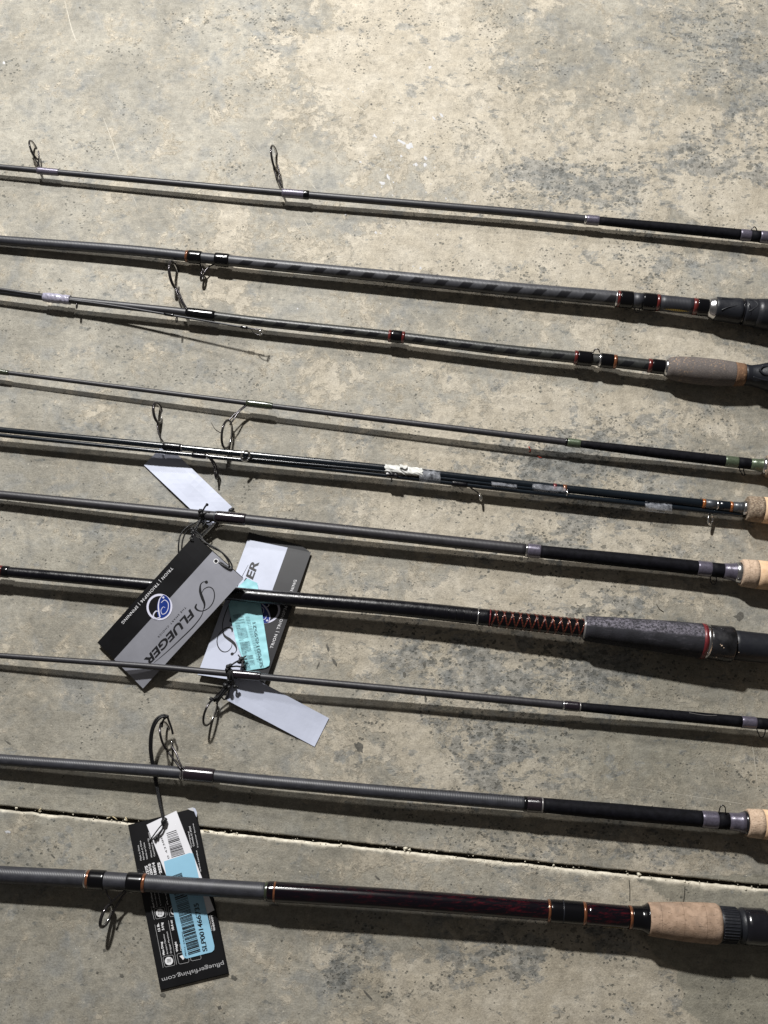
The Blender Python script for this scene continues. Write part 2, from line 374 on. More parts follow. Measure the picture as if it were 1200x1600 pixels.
# ---------------------------------------------------------------- floor
def floor_material():
    m, nt, b = new_mat('worn_concrete'); L = nt.links; N = nt.nodes
    g = N.new('ShaderNodeNewGeometry')
    uc = 1 / (100 * K)
    pos = mapping(nt, g.outputs['Position'], 0, (uc, uc, uc), (40, 40, 0))     # units of 100 floor units
    at = N.new('ShaderNodeAttribute'); at.attribute_name = 'wear'
    sp = N.new('ShaderNodeSeparateColor'); L.new(at.outputs['Color'], sp.inputs[0])
    C, D, G = sp.outputs[0], sp.outputs[1], sp.outputs[2]
    pale = at.outputs['Alpha']
    n_big = tex(nt, pos, .55, 4, .55, .3)
    n_mid = tex(nt, mapping(nt, pos, -.6, (1, 1, 1), (5, 2, 0)), 1.7, 7, .62, .5)
    n_fine = tex(nt, pos, 9, 8, .7, .2)
    n_vf = tex(nt, pos, 38, 5, .7)
    base = mixc(nt, ramp(nt, n_big, .35, .65), (.200, .186, .154), (.282, .264, .222))
    base = mixc(nt, math_node(nt, 'MULTIPLY', ramp(nt, n_mid, .48, .66), .6), base, (.185, .189, .184))
    # tan / cream laitance patches with broken edges
    cn = tex(nt, mapping(nt, pos, .5, (1, 1, 1), (9, 4, 0)), 1.5, 12, .74, .35)
    cn2 = tex(nt, mapping(nt, pos, .2, (1, 1, 1), (1, 7, 0)), 6.5, 8, .72, .5)
    cv = math_node(nt, 'ADD', math_node(nt, 'MULTIPLY_ADD', cn2, .45, cn), math_node(nt, 'MULTIPLY', math_node(nt, 'SUBTRACT', C, .5), .40))
    cf = ramp(nt, cv, .735, .775)
    soft = ramp(nt, cv, .64, .78)
    tan = mixc(nt, ramp(nt, n_mid, .3, .7), (.328, .288, .222), (.415, .374, .304))
    base = mixc(nt, math_node(nt, 'MULTIPLY', soft, .5), base, tan)
    col = mixc(nt, math_node(nt, 'MULTIPLY', cf, .72), base, tan)
    # smooth greenish trowelled areas
    col = mixc(nt, math_node(nt, 'MULTIPLY', G, .88), col, mixc(nt, ramp(nt, tex(nt, mapping(nt, pos, .1, (1, 5, 1)), 1.6, 6, .65), .35, .65), (.165, .155, .124), (.238, .222, .175)))
    # blue-grey blotches, large ones and small ones
    bl = tex(nt, mapping(nt, pos, .2, (1, 1.15, 1), (13, 3, 0)), 1.9, 12, .72, .25)
    bv = math_node(nt, 'ADD', bl, math_node(nt, 'MULTIPLY', math_node(nt, 'SUBTRACT', D, .5), .22))
    bf = ramp(nt, bv, .548, .588)
    col = mixc(nt, math_node(nt, 'MULTIPLY', bf, .60), col, mixc(nt, ramp(nt, n_fine, .35, .65), (.098, .106, .108), (.205, .208, .202)))
    dn = tex(nt, mapping(nt, pos, -.75, (1, 2.1, 1), (3, 3, 0)), 4.2, 8, .62, .1)
    dv = math_node(nt, 'ADD', dn, math_node(nt, 'MULTIPLY', math_node(nt, 'SUBTRACT', D, .5), .17))
    df = ramp(nt, dv, .575, .615)
    col = mixc(nt, math_node(nt, 'MULTIPLY', df, .62), col, mixc(nt, ramp(nt, n_fine, .35, .65), (.070, .076, .075), (.150, .154, .148)))
    # pits: round and ragged holes of uneven size
    def pits(scale, thr, amt, loc, gate_lo, gate_hi, dmul):
        v = nt.nodes.new('ShaderNodeTexVoronoi'); v.inputs['Scale'].default_value = scale
        wob = nt.nodes.new('ShaderNodeVectorMath'); wob.operation = 'MULTIPLY_ADD'
        nn = nt.nodes.new('ShaderNodeTexNoise'); nn.inputs['Scale'].default_value = scale * 2.2; nn.inputs['Detail'].default_value = 3
        L.new(pos, nn.inputs['Vector']); L.new(nn.outputs['Color'], wob.inputs[0]); wob.inputs[1].default_value = (1.1 / scale,) * 3
        mp = mapping(nt, pos, .6, (1, 1.25, 1), loc); L.new(mp, wob.inputs[2]); L.new(wob.outputs[0], v.inputs['Vector'])
        spc = nt.nodes.new('ShaderNodeSeparateColor'); L.new(v.outputs['Color'], spc.inputs[0])
        size = math_node(nt, 'MULTIPLY', math_node(nt, 'POWER', spc.outputs[0], 3.0), thr)
        g_ = ramp(nt, math_node(nt, 'ADD', tex(nt, mapping(nt, pos, 0, (1, 1, 1), loc), 1.3, 4, .6), math_node(nt, 'MULTIPLY', math_node(nt, 'SUBTRACT', D, .5), dmul)), gate_lo, gate_hi)
        size = math_node(nt, 'MULTIPLY', size, g_)
        f = ramp(nt, math_node(nt, 'SUBTRACT', size, v.outputs['Distance']), -.02, .06)
        return math_node(nt, 'MULTIPLY', f, amt)
    pf = math_node(nt, 'MAXIMUM', pits(8.5, .56, .6, (3, 9, 0), .46, .66, .40), pits(21.0, .60, .8, (7, 2, 0), .36, .60, .30))
    col = mixc(nt, pf, col, (.066, .066, .058))
    # fine grain
    def con(v, k): return math_node(nt, 'MULTIPLY', math_node(nt, 'SUBTRACT', v, .5), k)
    gr = math_node(nt, 'ADD', con(n_fine, 1.15), con(n_vf, 1.15))
    gr = math_node(nt, 'ADD', gr, con(tex(nt, pos, 3.2, 8, .7), .8))
    gr = math_node(nt, 'MAXIMUM', math_node(nt, 'ADD', gr, 1.0), .35)
    cc = N.new('ShaderNodeCombineColor')
    for i in range(3): L.new(gr, cc.inputs[i])
    col = mixc(nt, 1.0, col, cc.outputs[0], 'MULTIPLY')
    # diagonal trowel streaks and thin pale scratches
    st = tex(nt, mapping(nt, pos, .85, (1.0, 14, 1)), 1.6, 5, .65)
    col = mixc(nt, math_node(nt, 'MULTIPLY', ramp(nt, st, .52, .72), .16), col, (.44, .42, .36))
    s1 = tex(nt, mapping(nt, pos, .95, (1.6, 42, 1), (2, 5, 0)), 1.0, 4, .6)
    s1 = math_node(nt, 'MULTIPLY', ramp(nt, s1, .66, .70), ramp(nt, tex(nt, pos, 2.3, 3), .5, .62))
    col = mixc(nt, math_node(nt, 'MULTIPLY', s1, .55), col, (.52, .50, .44))
    # pale crumbs
    sv = ramp(nt, tex(nt, mapping(nt, pos, 0, (1, 1, 1), (6, 8, 0)), 17, 3, .5), .70, .74)
    col = mixc(nt, math_node(nt, 'MULTIPLY', sv, .55), col, (.58, .54, .44))
    # raw mortar on the broken arris, with the chamfer's lit paleness painted in
    pl = mixc(nt, ramp(nt, n_fine, .3, .7), (.44, .40, .32), (.72, .67, .56))
    col = mixc(nt, pale, col, pl)
    L.new(col, b.inputs['Base Color'])
    rr = N.new('ShaderNodeMapRange'); rr.inputs['To Min'].default_value = .55; rr.inputs['To Max'].default_value = .75
    L.new(n_mid, rr.inputs['Value']); L.new(rr.outputs[0], b.inputs['Roughness'])
    b.inputs['Specular IOR Level'].default_value = .38
    hgt = math_node(nt, 'ADD', math_node(nt, 'MULTIPLY', n_fine, .9), math_node(nt, 'MULTIPLY', n_vf, .45))
    hgt = math_node(nt, 'SUBTRACT', hgt, math_node(nt, 'MULTIPLY', pf, .9))
    hgt = math_node(nt, 'ADD', hgt, math_node(nt, 'MULTIPLY', cf, .35))
    bp = N.new('ShaderNodeBump'); bp.inputs['Strength'].default_value = .6; bp.inputs['Distance'].default_value = .0008
    L.new(hgt, bp.inputs['Height']); L.new(bp.outputs[0], b.inputs['Normal'])
    return m
MT['floor'] = floor_material()

CREAM = [(640,70,90,80,.75),(520,90,110,60,.25),(600,190,150,60,.18),(800,230,140,90,.25),(1110,260,80,50,.65),(960,280,110,50,.45),
 (860,400,130,38,.75),(960,470,90,40,.35),(640,390,100,40,.45),(350,425,45,40,.5),(340,330,60,50,.3),(1080,550,90,26,.45),(900,640,160,40,.35),
 (700,690,160,40,.30),(760,800,150,45,.60),(840,930,110,55,.85),(600,990,120,50,.45),(820,1060,70,40,.6),(640,1160,120,60,.35),(480,900,60,50,.25),
 (950,1510,90,60,1.1),(860,1560,130,60,.8),(640,1540,150,60,.25),(700,1330,120,25,.35),(1010,1395,50,25,.9),(560,570,120,30,.25),(740,1210,60,30,.4),
 (1060,870,80,30,.3),(1130,1180,50,90,.15),(100,1000,120,40,.1),(1170,300,60,60,.5),(860,1260,40,60,.3),(1090,1330,70,20,.35)]
DARK = [(830,860,90,28,.55),(930,690,110,30,.65),(1090,50,55,45,.42),(1170,120,60,60,.40),(1060,240,50,25,.4),(920,290,90,35,.7),(840,275,50,20,.4),
 (1150,240,70,40,.4),(800,1040,70,50,.5),(940,1050,60,40,.6),(960,960,70,40,.6),(760,1160,55,60,.55),(780,1330,60,30,.45),(980,1320,110,30,.35),(850,730,80,25,.6),(950,790,90,30,.6),
 (560,1480,30,40,.55),(530,1530,25,25,.8),(720,1480,60,60,.45),(800,1500,50,30,.5),(940,1470,60,22,.5),(110,1330,100,35,.35),(90,1400,70,30,.2),(130,470,60,40,.25),(150,660,90,40,.2),
 (180,820,110,50,.22),(300,560,120,30,.18),(430,45,40,40,.35),(590,45,60,30,.25),(290,60,70,40,.2),(110,190,80,60,.2),(620,1000,60,50,.35),(690,1040,60,40,.4),(350,1050,40,10,.2),
 (640,1230,80,30,.25),(1110,1530,70,50,.3),(1030,400,60,40,.35),(820,440,60,30,.3),(560,1190,40,12,.3),(860,1180,70,60,.3),(600,420,150,30,.1),(750,120,80,60,.2)]
SMOOTH = [(1120,1540,110,60,.9),(1160,1430,60,40,.7),(1110,1060,90,60,.35),(1000,1230,180,60,.4),(880,1100,100,60,.3),(100,1240,250,35,.6),(420,1290,250,22,.45),(300,1420,400,90,.25),(80,880,120,30,.3),(1050,1150,150,60,.5),(1100,1300,80,26,.6)]
JX = lambda x: 1261.5 + .1042 * (x)      # line of the saw-cut joint

def build_floor():
    root = bpy.data.objects.new('floor', None); COL.objects.link(root); root['kind'] = 'structure'
    def axis(lo, hi, a, b_, fine):
        mid = list(np.arange(a, b_ + .1, fine))
        left = []; s = fine; x = a
        while x > lo: s *= 1.35; x -= s; left.append(x)
        right = []; s = fine; x = mid[-1]
        while x < hi: s *= 1.35; x += s; right.append(x)
        return np.array(left[::-1] + mid + right)
    xs = axis(-2200, 3400, -60, 1260, 4.0)
    def blobs(X, Y, L, base):
        v = np.full(X.shape, base)
        for x, y, sx, sy, a in L:
            v = v + a * np.exp(-((X - x) / sx) ** 2 / 1.6 - ((Y - y) / sy) ** 2 / 1.6)
        return v
    gap = 3.0
    def slab(name, offs, side):
        offs = np.array(offs)
        nx, ny = len(xs), len(offs)
        X = np.repeat(xs[:, None], ny, 1); Yj = JX(X)
        Y = Yj + side * (gap + offs[None, :])
        e = np.array([noise.noise(Vector((x / 9., 3.1 * side, 0))) * 1.4 + noise.noise(Vector((x / 31., 7. * side, 2))) * 1.6
                      + max(0, noise.noise(Vector((x / 23., 11. * side, 5))) - .35) * 7 for x in xs])
        fall = np.exp(-offs / 5.0)[None, :]
        Y = Y + side * e[:, None] * fall * (0.8 if side > 0 else .5)
        Z = np.zeros_like(X)
        cham = 3.4 if side > 0 else 1.6
        cw = np.array([1 + .55 * noise.noise(Vector((x / 14., 21., 0))) for x in xs])
        Z = Z - np.clip(1 - offs[None, :] / (cham * cw[:, None]), 0, 1) * (2.2 if side > 0 else 1.2)
        C = blobs(X, Y, CREAM, .31) + .10 * np.clip((X - 200) / 800, 0, 1); D = blobs(X, Y, DARK, .21) + .10 * np.clip((X - 500) / 500, 0, 1); G = blobs(X, Y, SMOOTH, 0)
        # broken edge of the thin top layer, bottom right
        ex = 1012 + (Y - 1470) * .62 + 10 * np.sin(Y / 17.) + 5 * np.sin(Y / 6.3)
        msk = ((Y > 1455)).astype(float) * np.clip((X - ex) / 5, 0, 1)
        C = C * (1 - msk); G = np.maximum(G * (1 - (Y > 1455) * (1 - np.clip((X - ex) / 5, 0, 1))), msk * .9)
        edge = np.exp(-((X - ex + 6) / 9) ** 2) * (Y > 1465); C = C + edge * 1.0; D = D * (1 - .6 * msk)
        ex2 = 990 + (Y - 1370) * 1.5
        m2 = ((Y > 1368) & (Y < 1425) & (X > ex2)).astype(float); G = np.maximum(G, m2 * .85); C = C * (1 - m2)
        pw = np.array([max(.0, .62 + 1.6 * noise.noise(Vector((x / 47., 33., 0))) + .7 * noise.noise(Vector((x / 8., 5., 0)))) for x in xs])[:, None]
        grow = 2.8 + 2.8 * np.clip((X - 100) / 900, 0, 1)
        if side > 0: A = np.clip(1.6 - offs[None, :] / (grow * (0.45 + .8 * pw) + .01), 0, 1) * np.clip(.65 + (X - 100) / 500 + .6 * (pw - .6), .3, 1)
        else: A = np.clip(.8 - offs[None, :] / (1.6 * pw + .01), 0, 1) * .5
        verts = Pn(X, Y, Z).reshape(-1, 3)
        idx = np.arange(nx * ny).reshape(nx, ny)
        q = np.stack([idx[:-1, :-1], idx[1:, :-1], idx[1:, 1:], idx[:-1, 1:]], -1).reshape(-1, 4)
        if side > 0: q = q[:, ::-1]
        me = bpy.data.meshes.new(name)
        # wall down into the joint
        wall = verts[idx[:, 0]].copy(); wall[:, 2] = -14 * K
        allv = np.vstack([verts, wall]); wi = np.arange(nx) + nx * ny
        wq = np.stack([idx[:-1, 0], idx[1:, 0], wi[1:], wi[:-1]], -1)
        if side < 0: wq = wq[:, ::-1]
        me.from_pydata(allv.tolist(), [], np.vstack([q, wq]).tolist())
        ca = me.color_attributes.new('wear', 'FLOAT_COLOR', 'POINT')
        col = np.stack([C, D, np.clip(G, 0, 1), A], -1).reshape(-1, 4)
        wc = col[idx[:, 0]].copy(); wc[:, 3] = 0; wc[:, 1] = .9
        ca.data.foreach_set('color', np.vstack([col, wc]).astype(np.float32).ravel())
        me.materials.append(MT['floor']); me.polygons.foreach_set('use_smooth', [True] * len(me.polygons))
        me.update()
        return link(bpy.data.objects.new(name, me), root)
    def offsets(maxfine, far):
        o = [0, .8, 1.6, 2.6, 3.8, 5.2, 7, 9.5, 13]
        while o[-1] < maxfine: o.append(o[-1] + 4)
        s = 4
        while o[-1] < far: s *= 1.35; o.append(o[-1] + s)
        return o
    slab('concrete_slab', offsets(1450, 2600), -1)
    slab('concrete_slab', offsets(420, 3000), 1)
    # bottom of the joint
    y0, y1 = JX(-2200), JX(3400)
    def q(x, y): return P(x, y, 0) - Vector((0, 0, 13.5 * K))
    dirt = pm('joint_dirt', (.035, .028, .02), .95, noise_s=400, noise_amt=.6, bump=1, bump_s=900)
    mk('joint_bed', [q(-2200, y0 - 16), q(3400, y1 - 16), q(3400, y1 + 16), q(-2200, y0 + 16)], [(3, 2, 1, 0)], dirt, root)
    # crumbs of mortar in and beside the joint, straw-like splinters
    g = M()
    def crumb(x, y, z, s, m=g):
        c = P(x, y, z); b0 = len(m.v); n = 6
        for k in range(n):
            a = 2 * math.pi * k / n + rnd.uniform(-.3, .3)
            m.v.append(c + Vector((math.cos(a) * s * rnd.uniform(.6, 1.2), math.sin(a) * s * rnd.uniform(.6, 1.2), -.3 * s)) * K)
        m.v.append(c + Vector((0, 0, s * .7)) * K)
        for k in range(n):
            m.f.append((b0 + k, b0 + (k + 1) % n, b0 + n)); m.uv.append(((0, 0),) * 3)
    for i in range(150):
        x = rnd.uniform(0, 1200); crumb(x, JX(x) + rnd.gauss(3, 3.5), rnd.uniform(-.8, .8), rnd.choice((.5, .7, .9, 1.2)))
    for (x, y, s) in ((25, 1263, 2.2), (62, 1268, 2.6), (195, 1281, 2), (533, 1320, 2.4), (634, 1326, 3.8), (640, 1328, 2.5), (998, 1367, 3.6), (530, 1322, 2), (865, 1352, 2), (1070, 1378, 2.4), (1165, 1390, 3)):
        crumb(x, y, 0, s)
    for i in range(90):
        crumb(rnd.uniform(0, 1200), rnd.uniform(0, 1600), .2, rnd.choice((.4, .5, .7, .9)))
    for (x, y, s) in ((940, 184, 2.2), (1153, 127, 1.8), (827, 700, 1), (995, 1298, 1.3), (1077, 866, 1)): crumb(x, y, .3, s)
    crumbs = g.build('mortar_crumb', pm('mortar_crumb', (.56, .52, .42), .9, noise_s=900, noise_amt=.3), root, False); crumbs['kind'] = 'stuff'
    # straw-like splinters caught in the joint
    for (x0, y0_, x1, y1_) in ((176, 1276, 183, 1281), (196, 1277, 199, 1283), (60, 1268, 64, 1263), (168, 1279, 172, 1277), (318, 1297, 327, 1299)):
        M().tube([P(x0, y0_, .5), P((x0 + x1) / 2, (y0_ + y1_) / 2 - .5, 1.5), P(x1, y1_, .8)], .8 * K, 6).build('straw_splinter', MT_straw, root)
    # long scratches scored into the concrete
    sc = M()
    def scratch(pts, wd):
        ps = catmull([Vector((a, b_, 0)) for a, b_ in pts], 8); n = len(ps); b0 = len(sc.v)
        for i, p in enumerate(ps):
            t = (ps[min(i + 1, n - 1)] - ps[max(i - 1, 0)]).normalized(); nn = Vector((-t.y, t.x, 0))
            ww = wd * (.15 + .85 * math.sin(math.pi * (i + .001) / n)) * (.45 + .8 * abs(noise.noise(p * .09 + Vector((0, 0, wd))))) * .5
            for s_ in (-1, 1):
                q_ = p + nn * ww * s_; sc.v.append(P(q_.x, q_.y, .12))
        for i in range(n - 1):
            sc.f.append((b0 + 2 * i, b0 + 2 * i + 1, b0 + 2 * i + 3, b0 + 2 * i + 2)); sc.uv.append(((0, 0),) * 4)
    for pts, wd in (([(101, 0), (112, 45), (122, 70)], 2.6), ([(160, 180), (175, 220), (190, 262)], 2.4), ([(190, 262), (215, 325)], 1.6),
                    ([(430, 270), (462, 322), (500, 385)], 1.7), ([(520, 132), (545, 155), (572, 175)], 2.2), ([(612, 125), (632, 160)], 1.4), ([(634, 145), (655, 170), (688, 206)], 1.4),
                    ([(515, 228), (533, 254)], 1.5), ([(605, 272), (614, 300)], 2.2), ([(556, 57), (578, 79)], 1.6), ([(480, 280), (497, 299)], 1.6),
                    ([(0, 1066), (130, 1078), (330, 1082)], .9), ([(640, 1222), (760, 1214), (900, 1222)], 1.0), ([(965, 1227), (1080, 1244), (1200, 1262)], 1.6), ([(0, 1245), (180, 1243)], .8),
                    ([(660, 1168), (760, 1176), (860, 1182)], .9), ([(1098, 880), (1150, 868), (1200, 871)], .9), ([(95, 352), (160, 380), (210, 410)], .9), ([(1080, 1060), (1160, 1072), (1200, 1074)], 1),
                    ([(1170, 1145), (1178, 1180), (1184, 1235)], 2.0), ([(1112, 1186), (1116, 1215)], 1.2), ([(30, 345), (70, 372)], 1), ([(730, 262), (752, 290)], 1.6), ([(385, 215), (410, 245)], 1), ([(468, 1236), (560, 1250)], 1)):
        scratch(pts, wd * .85)
    for i in range(60):
        x, y = rnd.uniform(350, 800), rnd.uniform(80, 560); a = rnd.gauss(.9, .2); l = rnd.uniform(5, 20)
        scratch([(x, y), (x + l * .5 * math.cos(a), y + l * .5 * math.sin(a)), (x + l * math.cos(a), y + l * math.sin(a))], rnd.uniform(.5, 1.2))
    o = sc.build('pale_scratch', pm('pale_scratch', (.37, .345, .29), .7, noise_s=900, noise_amt=.25), root, False); o['kind'] = 'stuff'
    # flecks of white paint
    fl = M()
    def fleck(m, x, y, r, ex=1, an=0):
        b0 = len(m.v); n = 12; m.v.append(P(x, y, .3))
        for k in range(n):
            a = 2 * math.pi * k / n; rr = r * rnd.uniform(.6, 1.2)
            u_, v_ = math.cos(a) * rr * ex, math.sin(a) * rr
            m.v.append(P(x + u_ * math.cos(an) - v_ * math.sin(an), y + u_ * math.sin(an) + v_ * math.cos(an), .1))
        for k in range(n): m.f.append((b0, b0 + 1 + (k + 1) % n, b0 + 1 + k)); m.uv.append(((0, 0),) * 3)
    for a in ((628, 222, 2.2, 3.6, .5), (640, 228, 5, 1.2, 0), (650, 257, 3), (664, 258, 3), (627, 244, 2), (597, 286, 3, 1.6, .4), (607, 277, 2, 2.5, 1.2), (672, 105, 3), (563, 253, 2), (690, 180, 1.6, 3, .9), (665, 247, 2, 1.8, 1),
              (586, 212, 1.4, 3, 1), (615, 192, 1.3), (678, 185, 1.3, 3, .8), (587, 363, 2), (465, 482, 1.6), (657, 419, 2.2), (540, 335, 1.5), (12, 1300, 2.6, 2, 0), (6, 98, 2.5)): fleck(fl, *a)
    for i in range(70): fleck(fl, rnd.gauss(620, 90), rnd.gauss(270, 90), rnd.uniform(.4, 1.1), rnd.uniform(1, 2), rnd.uniform(.5, 1.3))
    o = fl.build('white_paint_fleck', pm('white_paint_fleck', (.40, .40, .41), .6), root, False); o['kind'] = 'stuff'
    dk = M()
    for a in ((1156, 964, 8, 1.2, .1), (561, 1167, 6, 1.6, 1.0), (679, 84, 2), (580, 163, 1.8), (125, 12, 2), (136, 236, 2), (800, 27, 2.2), (780, 138, 1.6, 3, .8), (990, 1070, 2.5, 1.6, 0), (379, 784, 1.6), (152, 1520, 2.5), (255, 1555, 4, 1.3, .3),
              (343, 1575, 4, .9, 0), (366, 1528, 4, 1.8, .6), (190, 1525, 3, 1.5, 0), (163, 1485, 3), (83, 1338, 1.6, 4, .9), (512, 1012, 2, 4, 1.3), (523, 1035, 2.4, 3, 1), (497, 1040, 1.6, 3.5, -1.2), (632, 1055, 3, 1.6, 1.4), (663, 1038, 2.6, 2, 1), (646, 990, 2, 2, .7), (665, 1092, 2.6, 3, 1.5),
              (12, 1160, 1.5, 5, .6), (590, 1372, 2, 3, .7), (440, 1470, 2), (575, 1555, 2, 6, .85), (1190, 130, 2)): fleck(dk, *a)
    o = dk.build('dark_stain_fleck', pm('dark_stain', (.085, .08, .068), .8, noise_s=500, noise_amt=.4), root, False); o['kind'] = 'stuff'
    # hairline cracks beside the joint
    ck = M()
    for x0, y0_, x1, y1_ in ((983, 1375, 984, 1408), (1070, 1385, 1068, 1410)):
        ck.tube([P(x0, y0_, -.3), P((x0 + x1) / 2 + .7, (y0_ + y1_) / 2, -.3), P(x1, y1_, -.3)], .75 * K, 6)
    o = ck.build('hairline_crack', pm('crack_shadow', (.02, .018, .014), 1), root); o['kind'] = 'stuff'
MT_straw = pm('straw', (.50, .42, .26), .7)
build_floor()

def hair(label, pts, r, mat, cat='fibre', name='loose_fibre'):
    ps = catmull([P(*p) for p in pts], 6)
    o = M().tube(ps, r * K, 6).build(name, mat); o['label'] = label; o['category'] = cat
MT['fibre'] = pm('dark_fibre', (.03, .025, .02), .6); MT['fibre_red'] = pm('red_fibre', (.55, .07, .04), .6)
hair('short dark curled hair lying above the black foam grip of the diamond-wrapped rod', [(1026, 944, .6), (1030, 951, .8), (1037, 956, .6)], .5, MT['fibre'])
hair('thin dark curved fibre beside the large dangling guide ring', [(330, 660, .6), (336, 670, 1), (345, 676, .6)], .35, MT['fibre'])
hair('tiny red thread scrap on the shadow left of the green-banded wrap', [(826, 698, .8), (829, 703, 1.6), (827, 706, .8)], .7, MT['fibre_red'])
hair('smaller red thread scrap lower on the shaded strip left of the green-banded wrap', [(840, 711, .8), (842, 714, 1.4), (846, 715, .8)], .6, MT['fibre_red'])

# ---------------------------------------------------------------- rods
class Rod:
    def __init__(s, label, path, group=None, name='fishing_rod', root=None):
        s.p = path
        s.root = root or thing(name, label, 'fishing rod', P(*s.at(600)[:3]) * 1.0, group)
    def at(s, x):
        p = s.p
        if x <= p[0][0]: a, b = p[0], p[1]
        elif x >= p[-1][0]: a, b = p[-2], p[-1]
        else:
            for i in range(len(p) - 1):
                if p[i][0] <= x <= p[i + 1][0]: a, b = p[i], p[i + 1]; break
        t = (x - a[0]) / (b[0] - a[0])
        z = a[2] + (b[2] - a[2]) * (min(max(t, 0), 1))
        return (x, a[1] + (b[1] - a[1]) * t, z)
    def smooth(s, x):
        # light smoothing so that the joints of the polyline do not show
        acc = Vector((0, 0, 0)); n = 0
        for d in (-36, -18, 0, 18, 36):
            acc += Vector(s.at(x + d)); n += 1
        return acc / n
    def pt(s, x):
        q = s.smooth(x); return P(q.x, q.y, q.z)
    def seg(s, name, x0, x1, rads, mat, parent=None, seg=28, step=9, jitter=0, label=None):
        """rads: [(x, r)] or number; closed with end discs"""
        if not isinstance(rads, (list, tuple)): rads = [(x0, rads), (x1, rads)]
        xs = sorted(set([x0, x1] + [x for x, _ in rads if x0 <= x <= x1] + list(np.arange(x0, x1, step))[1:]))
        def R(x):
            if x <= rads[0][0]: return rads[0][1]
            for (a, ra), (b, rb) in zip(rads, rads[1:]):
                if a <= x <= b: return ra + (rb - ra) * (x - a) / (b - a)
            return rads[-1][1]
        pts = [s.pt(x) for x in xs]
        rr = [R(x) * K * (1 + (jitter * rnd.uniform(-1, 1))) for x in xs]
        o = M().tube(pts, rr, seg, True, us=[float(x) for x in xs]).build(name, MT[mat], parent or s.root)
        # flat end discs
        me = o.data; n = len(me.polygons); me.polygons[n - 1].use_smooth = False; me.polygons[n - 2].use_smooth = False
        if label: o['label'] = label
        return o
    def wrap(s, name, x0, x1, r, mat, parent=None, bulge=.6, soft=3, label=None):
        """thread winding under epoxy: rounded shoulders"""
        soft = min(soft, (x1 - x0) / 3)
        return s.seg(name, x0, x1, [(x0, r - bulge), (x0 + soft * .35, r - bulge * .3), (x0 + soft, r), (x1 - soft, r), (x1 - soft * .35, r - bulge * .3), (x1, r - bulge)], mat, parent, step=5, label=label)

def U(v):      # direction given as (right, down, towards lens) -> world
    return Vector((v[0], -v[1], v[2]))

def guide(rod, base, ring, R, n, wire=1.5, rw=1.9, legs=None, tall=1.0, mat='metal', ringmat='ring', parent=None, axis=(0, -1, 0), liner=True):
    """base: point on the rod (px,py,z); ring: centre of the ring; legs: list of point lists from the rod to the ring"""
    par = parent or rod.root
    m = M(); c = P(*ring)
    if legs is None: legs = []
    vz = (CAM - c).normalized(); vx = (Vector((1, 0, 0)) - vz * vz.x).normalized(); vy = vz.cross(vx)
    nw = (vx * n[0] - vy * n[1] + vz * n[2]).normalized()
    for lg in legs:
        ps = catmull([P(*p) for p in lg], 6); m.tube(ps, wire * K, 8)
    if not legs:
        m.tube([P(*base), c], wire * K, 8)
    g = m.build('guide_frame', MT[mat], par)
    t = M(); t.torus(c, nw, R * K, rw * K, 40, 10, tall, U(axis)); t.build('guide_ring', MT[ringmat], g)
    if liner:
        t = M(); t.torus(c, nw, (R - rw * .8) * K, rw * .42 * K, 40, 8, tall, U(axis)); t.build('ring_liner', MT['bright'], g)
    return g
def keeper(rod, pts, r=.9, mat='metal'):
    ps = catmull([P(*p) for p in pts], 6)
    return M().tube(ps, r * K, 8).build('hook_keeper', MT[mat], rod.root)

G = 'fishing rods laid side by side on the floor'
# ---- rod 1 (thin, at the top)
r1 = Rod('thinnest top rod with two upright guide rings and a purple-grey butt wrap', [(-500, 215, 15), (0, 261, 17), (400, 298, 20), (800, 331.5, 19), (930, 344.5, 19), (1100, 361, 20), (1200, 371, 21), (1700, 420, 24)], G)
r1.seg('blank', -500, 920, [(-500, 3.2), (0, 4.4), (400, 5.4), (800, 6.6), (920, 6.8)], 'graphite_fine')
r1.wrap('thread_wrap', 58, 92, 5.6, 'purple'); r1.wrap('thread_wrap', 441, 480, 6.9, 'purple'); r1.wrap('trim_band', 474, 483, 7.2, 'wrap_black', soft=2)
r1.seg('trim_band', 913, 916, 7.7, 'silver'); r1.wrap('thread_wrap', 916, 936, 7.9, 'purple')
r1.seg('butt_wrap', 936, 1157, [(936, 6.6), (1060, 8), (1157, 8.6)], 'black_matte')
r1.wrap('thread_wrap', 1156, 1173, 9.2, 'purple'); r1.seg('butt_wrap', 1173, 1187, 9, 'black_matte'); r1.wrap('thread_wrap', 1187, 1230, 9.8, 'purple')
r1.seg('cork_grip', 1230, 1700, [(1230, 18), (1245, 22), (1650, 22), (1700, 18)], 'cork')
guide(r1, (61, 261, 20), (53.5, 234.5, 11), 14.5, (.92, -.33, .30), 1.2, 1.6, legs=[[(62, 261, 21), (58, 254, 17), (53, 245, 12), (48, 236, 11)], [(62, 261, 21), (60, 253, 17), (61, 246, 13), (60, 236, 12)]])
guide(r1, (442, 297, 22), (429.5, 247.5, 12), 19, (.95, -.16, .24), 1.3, 1.8, legs=[[(442, 296, 25), (437, 286, 20), (429, 268, 14), (426.5, 256, 12)], [(442, 296, 25), (438, 284, 20), (436, 268, 16), (434, 258, 14)]])
keeper(r1, [(1173, 363, 28), (1175, 357, 30), (1179, 354.5, 31), (1182, 358, 30), (1183, 364, 28)])
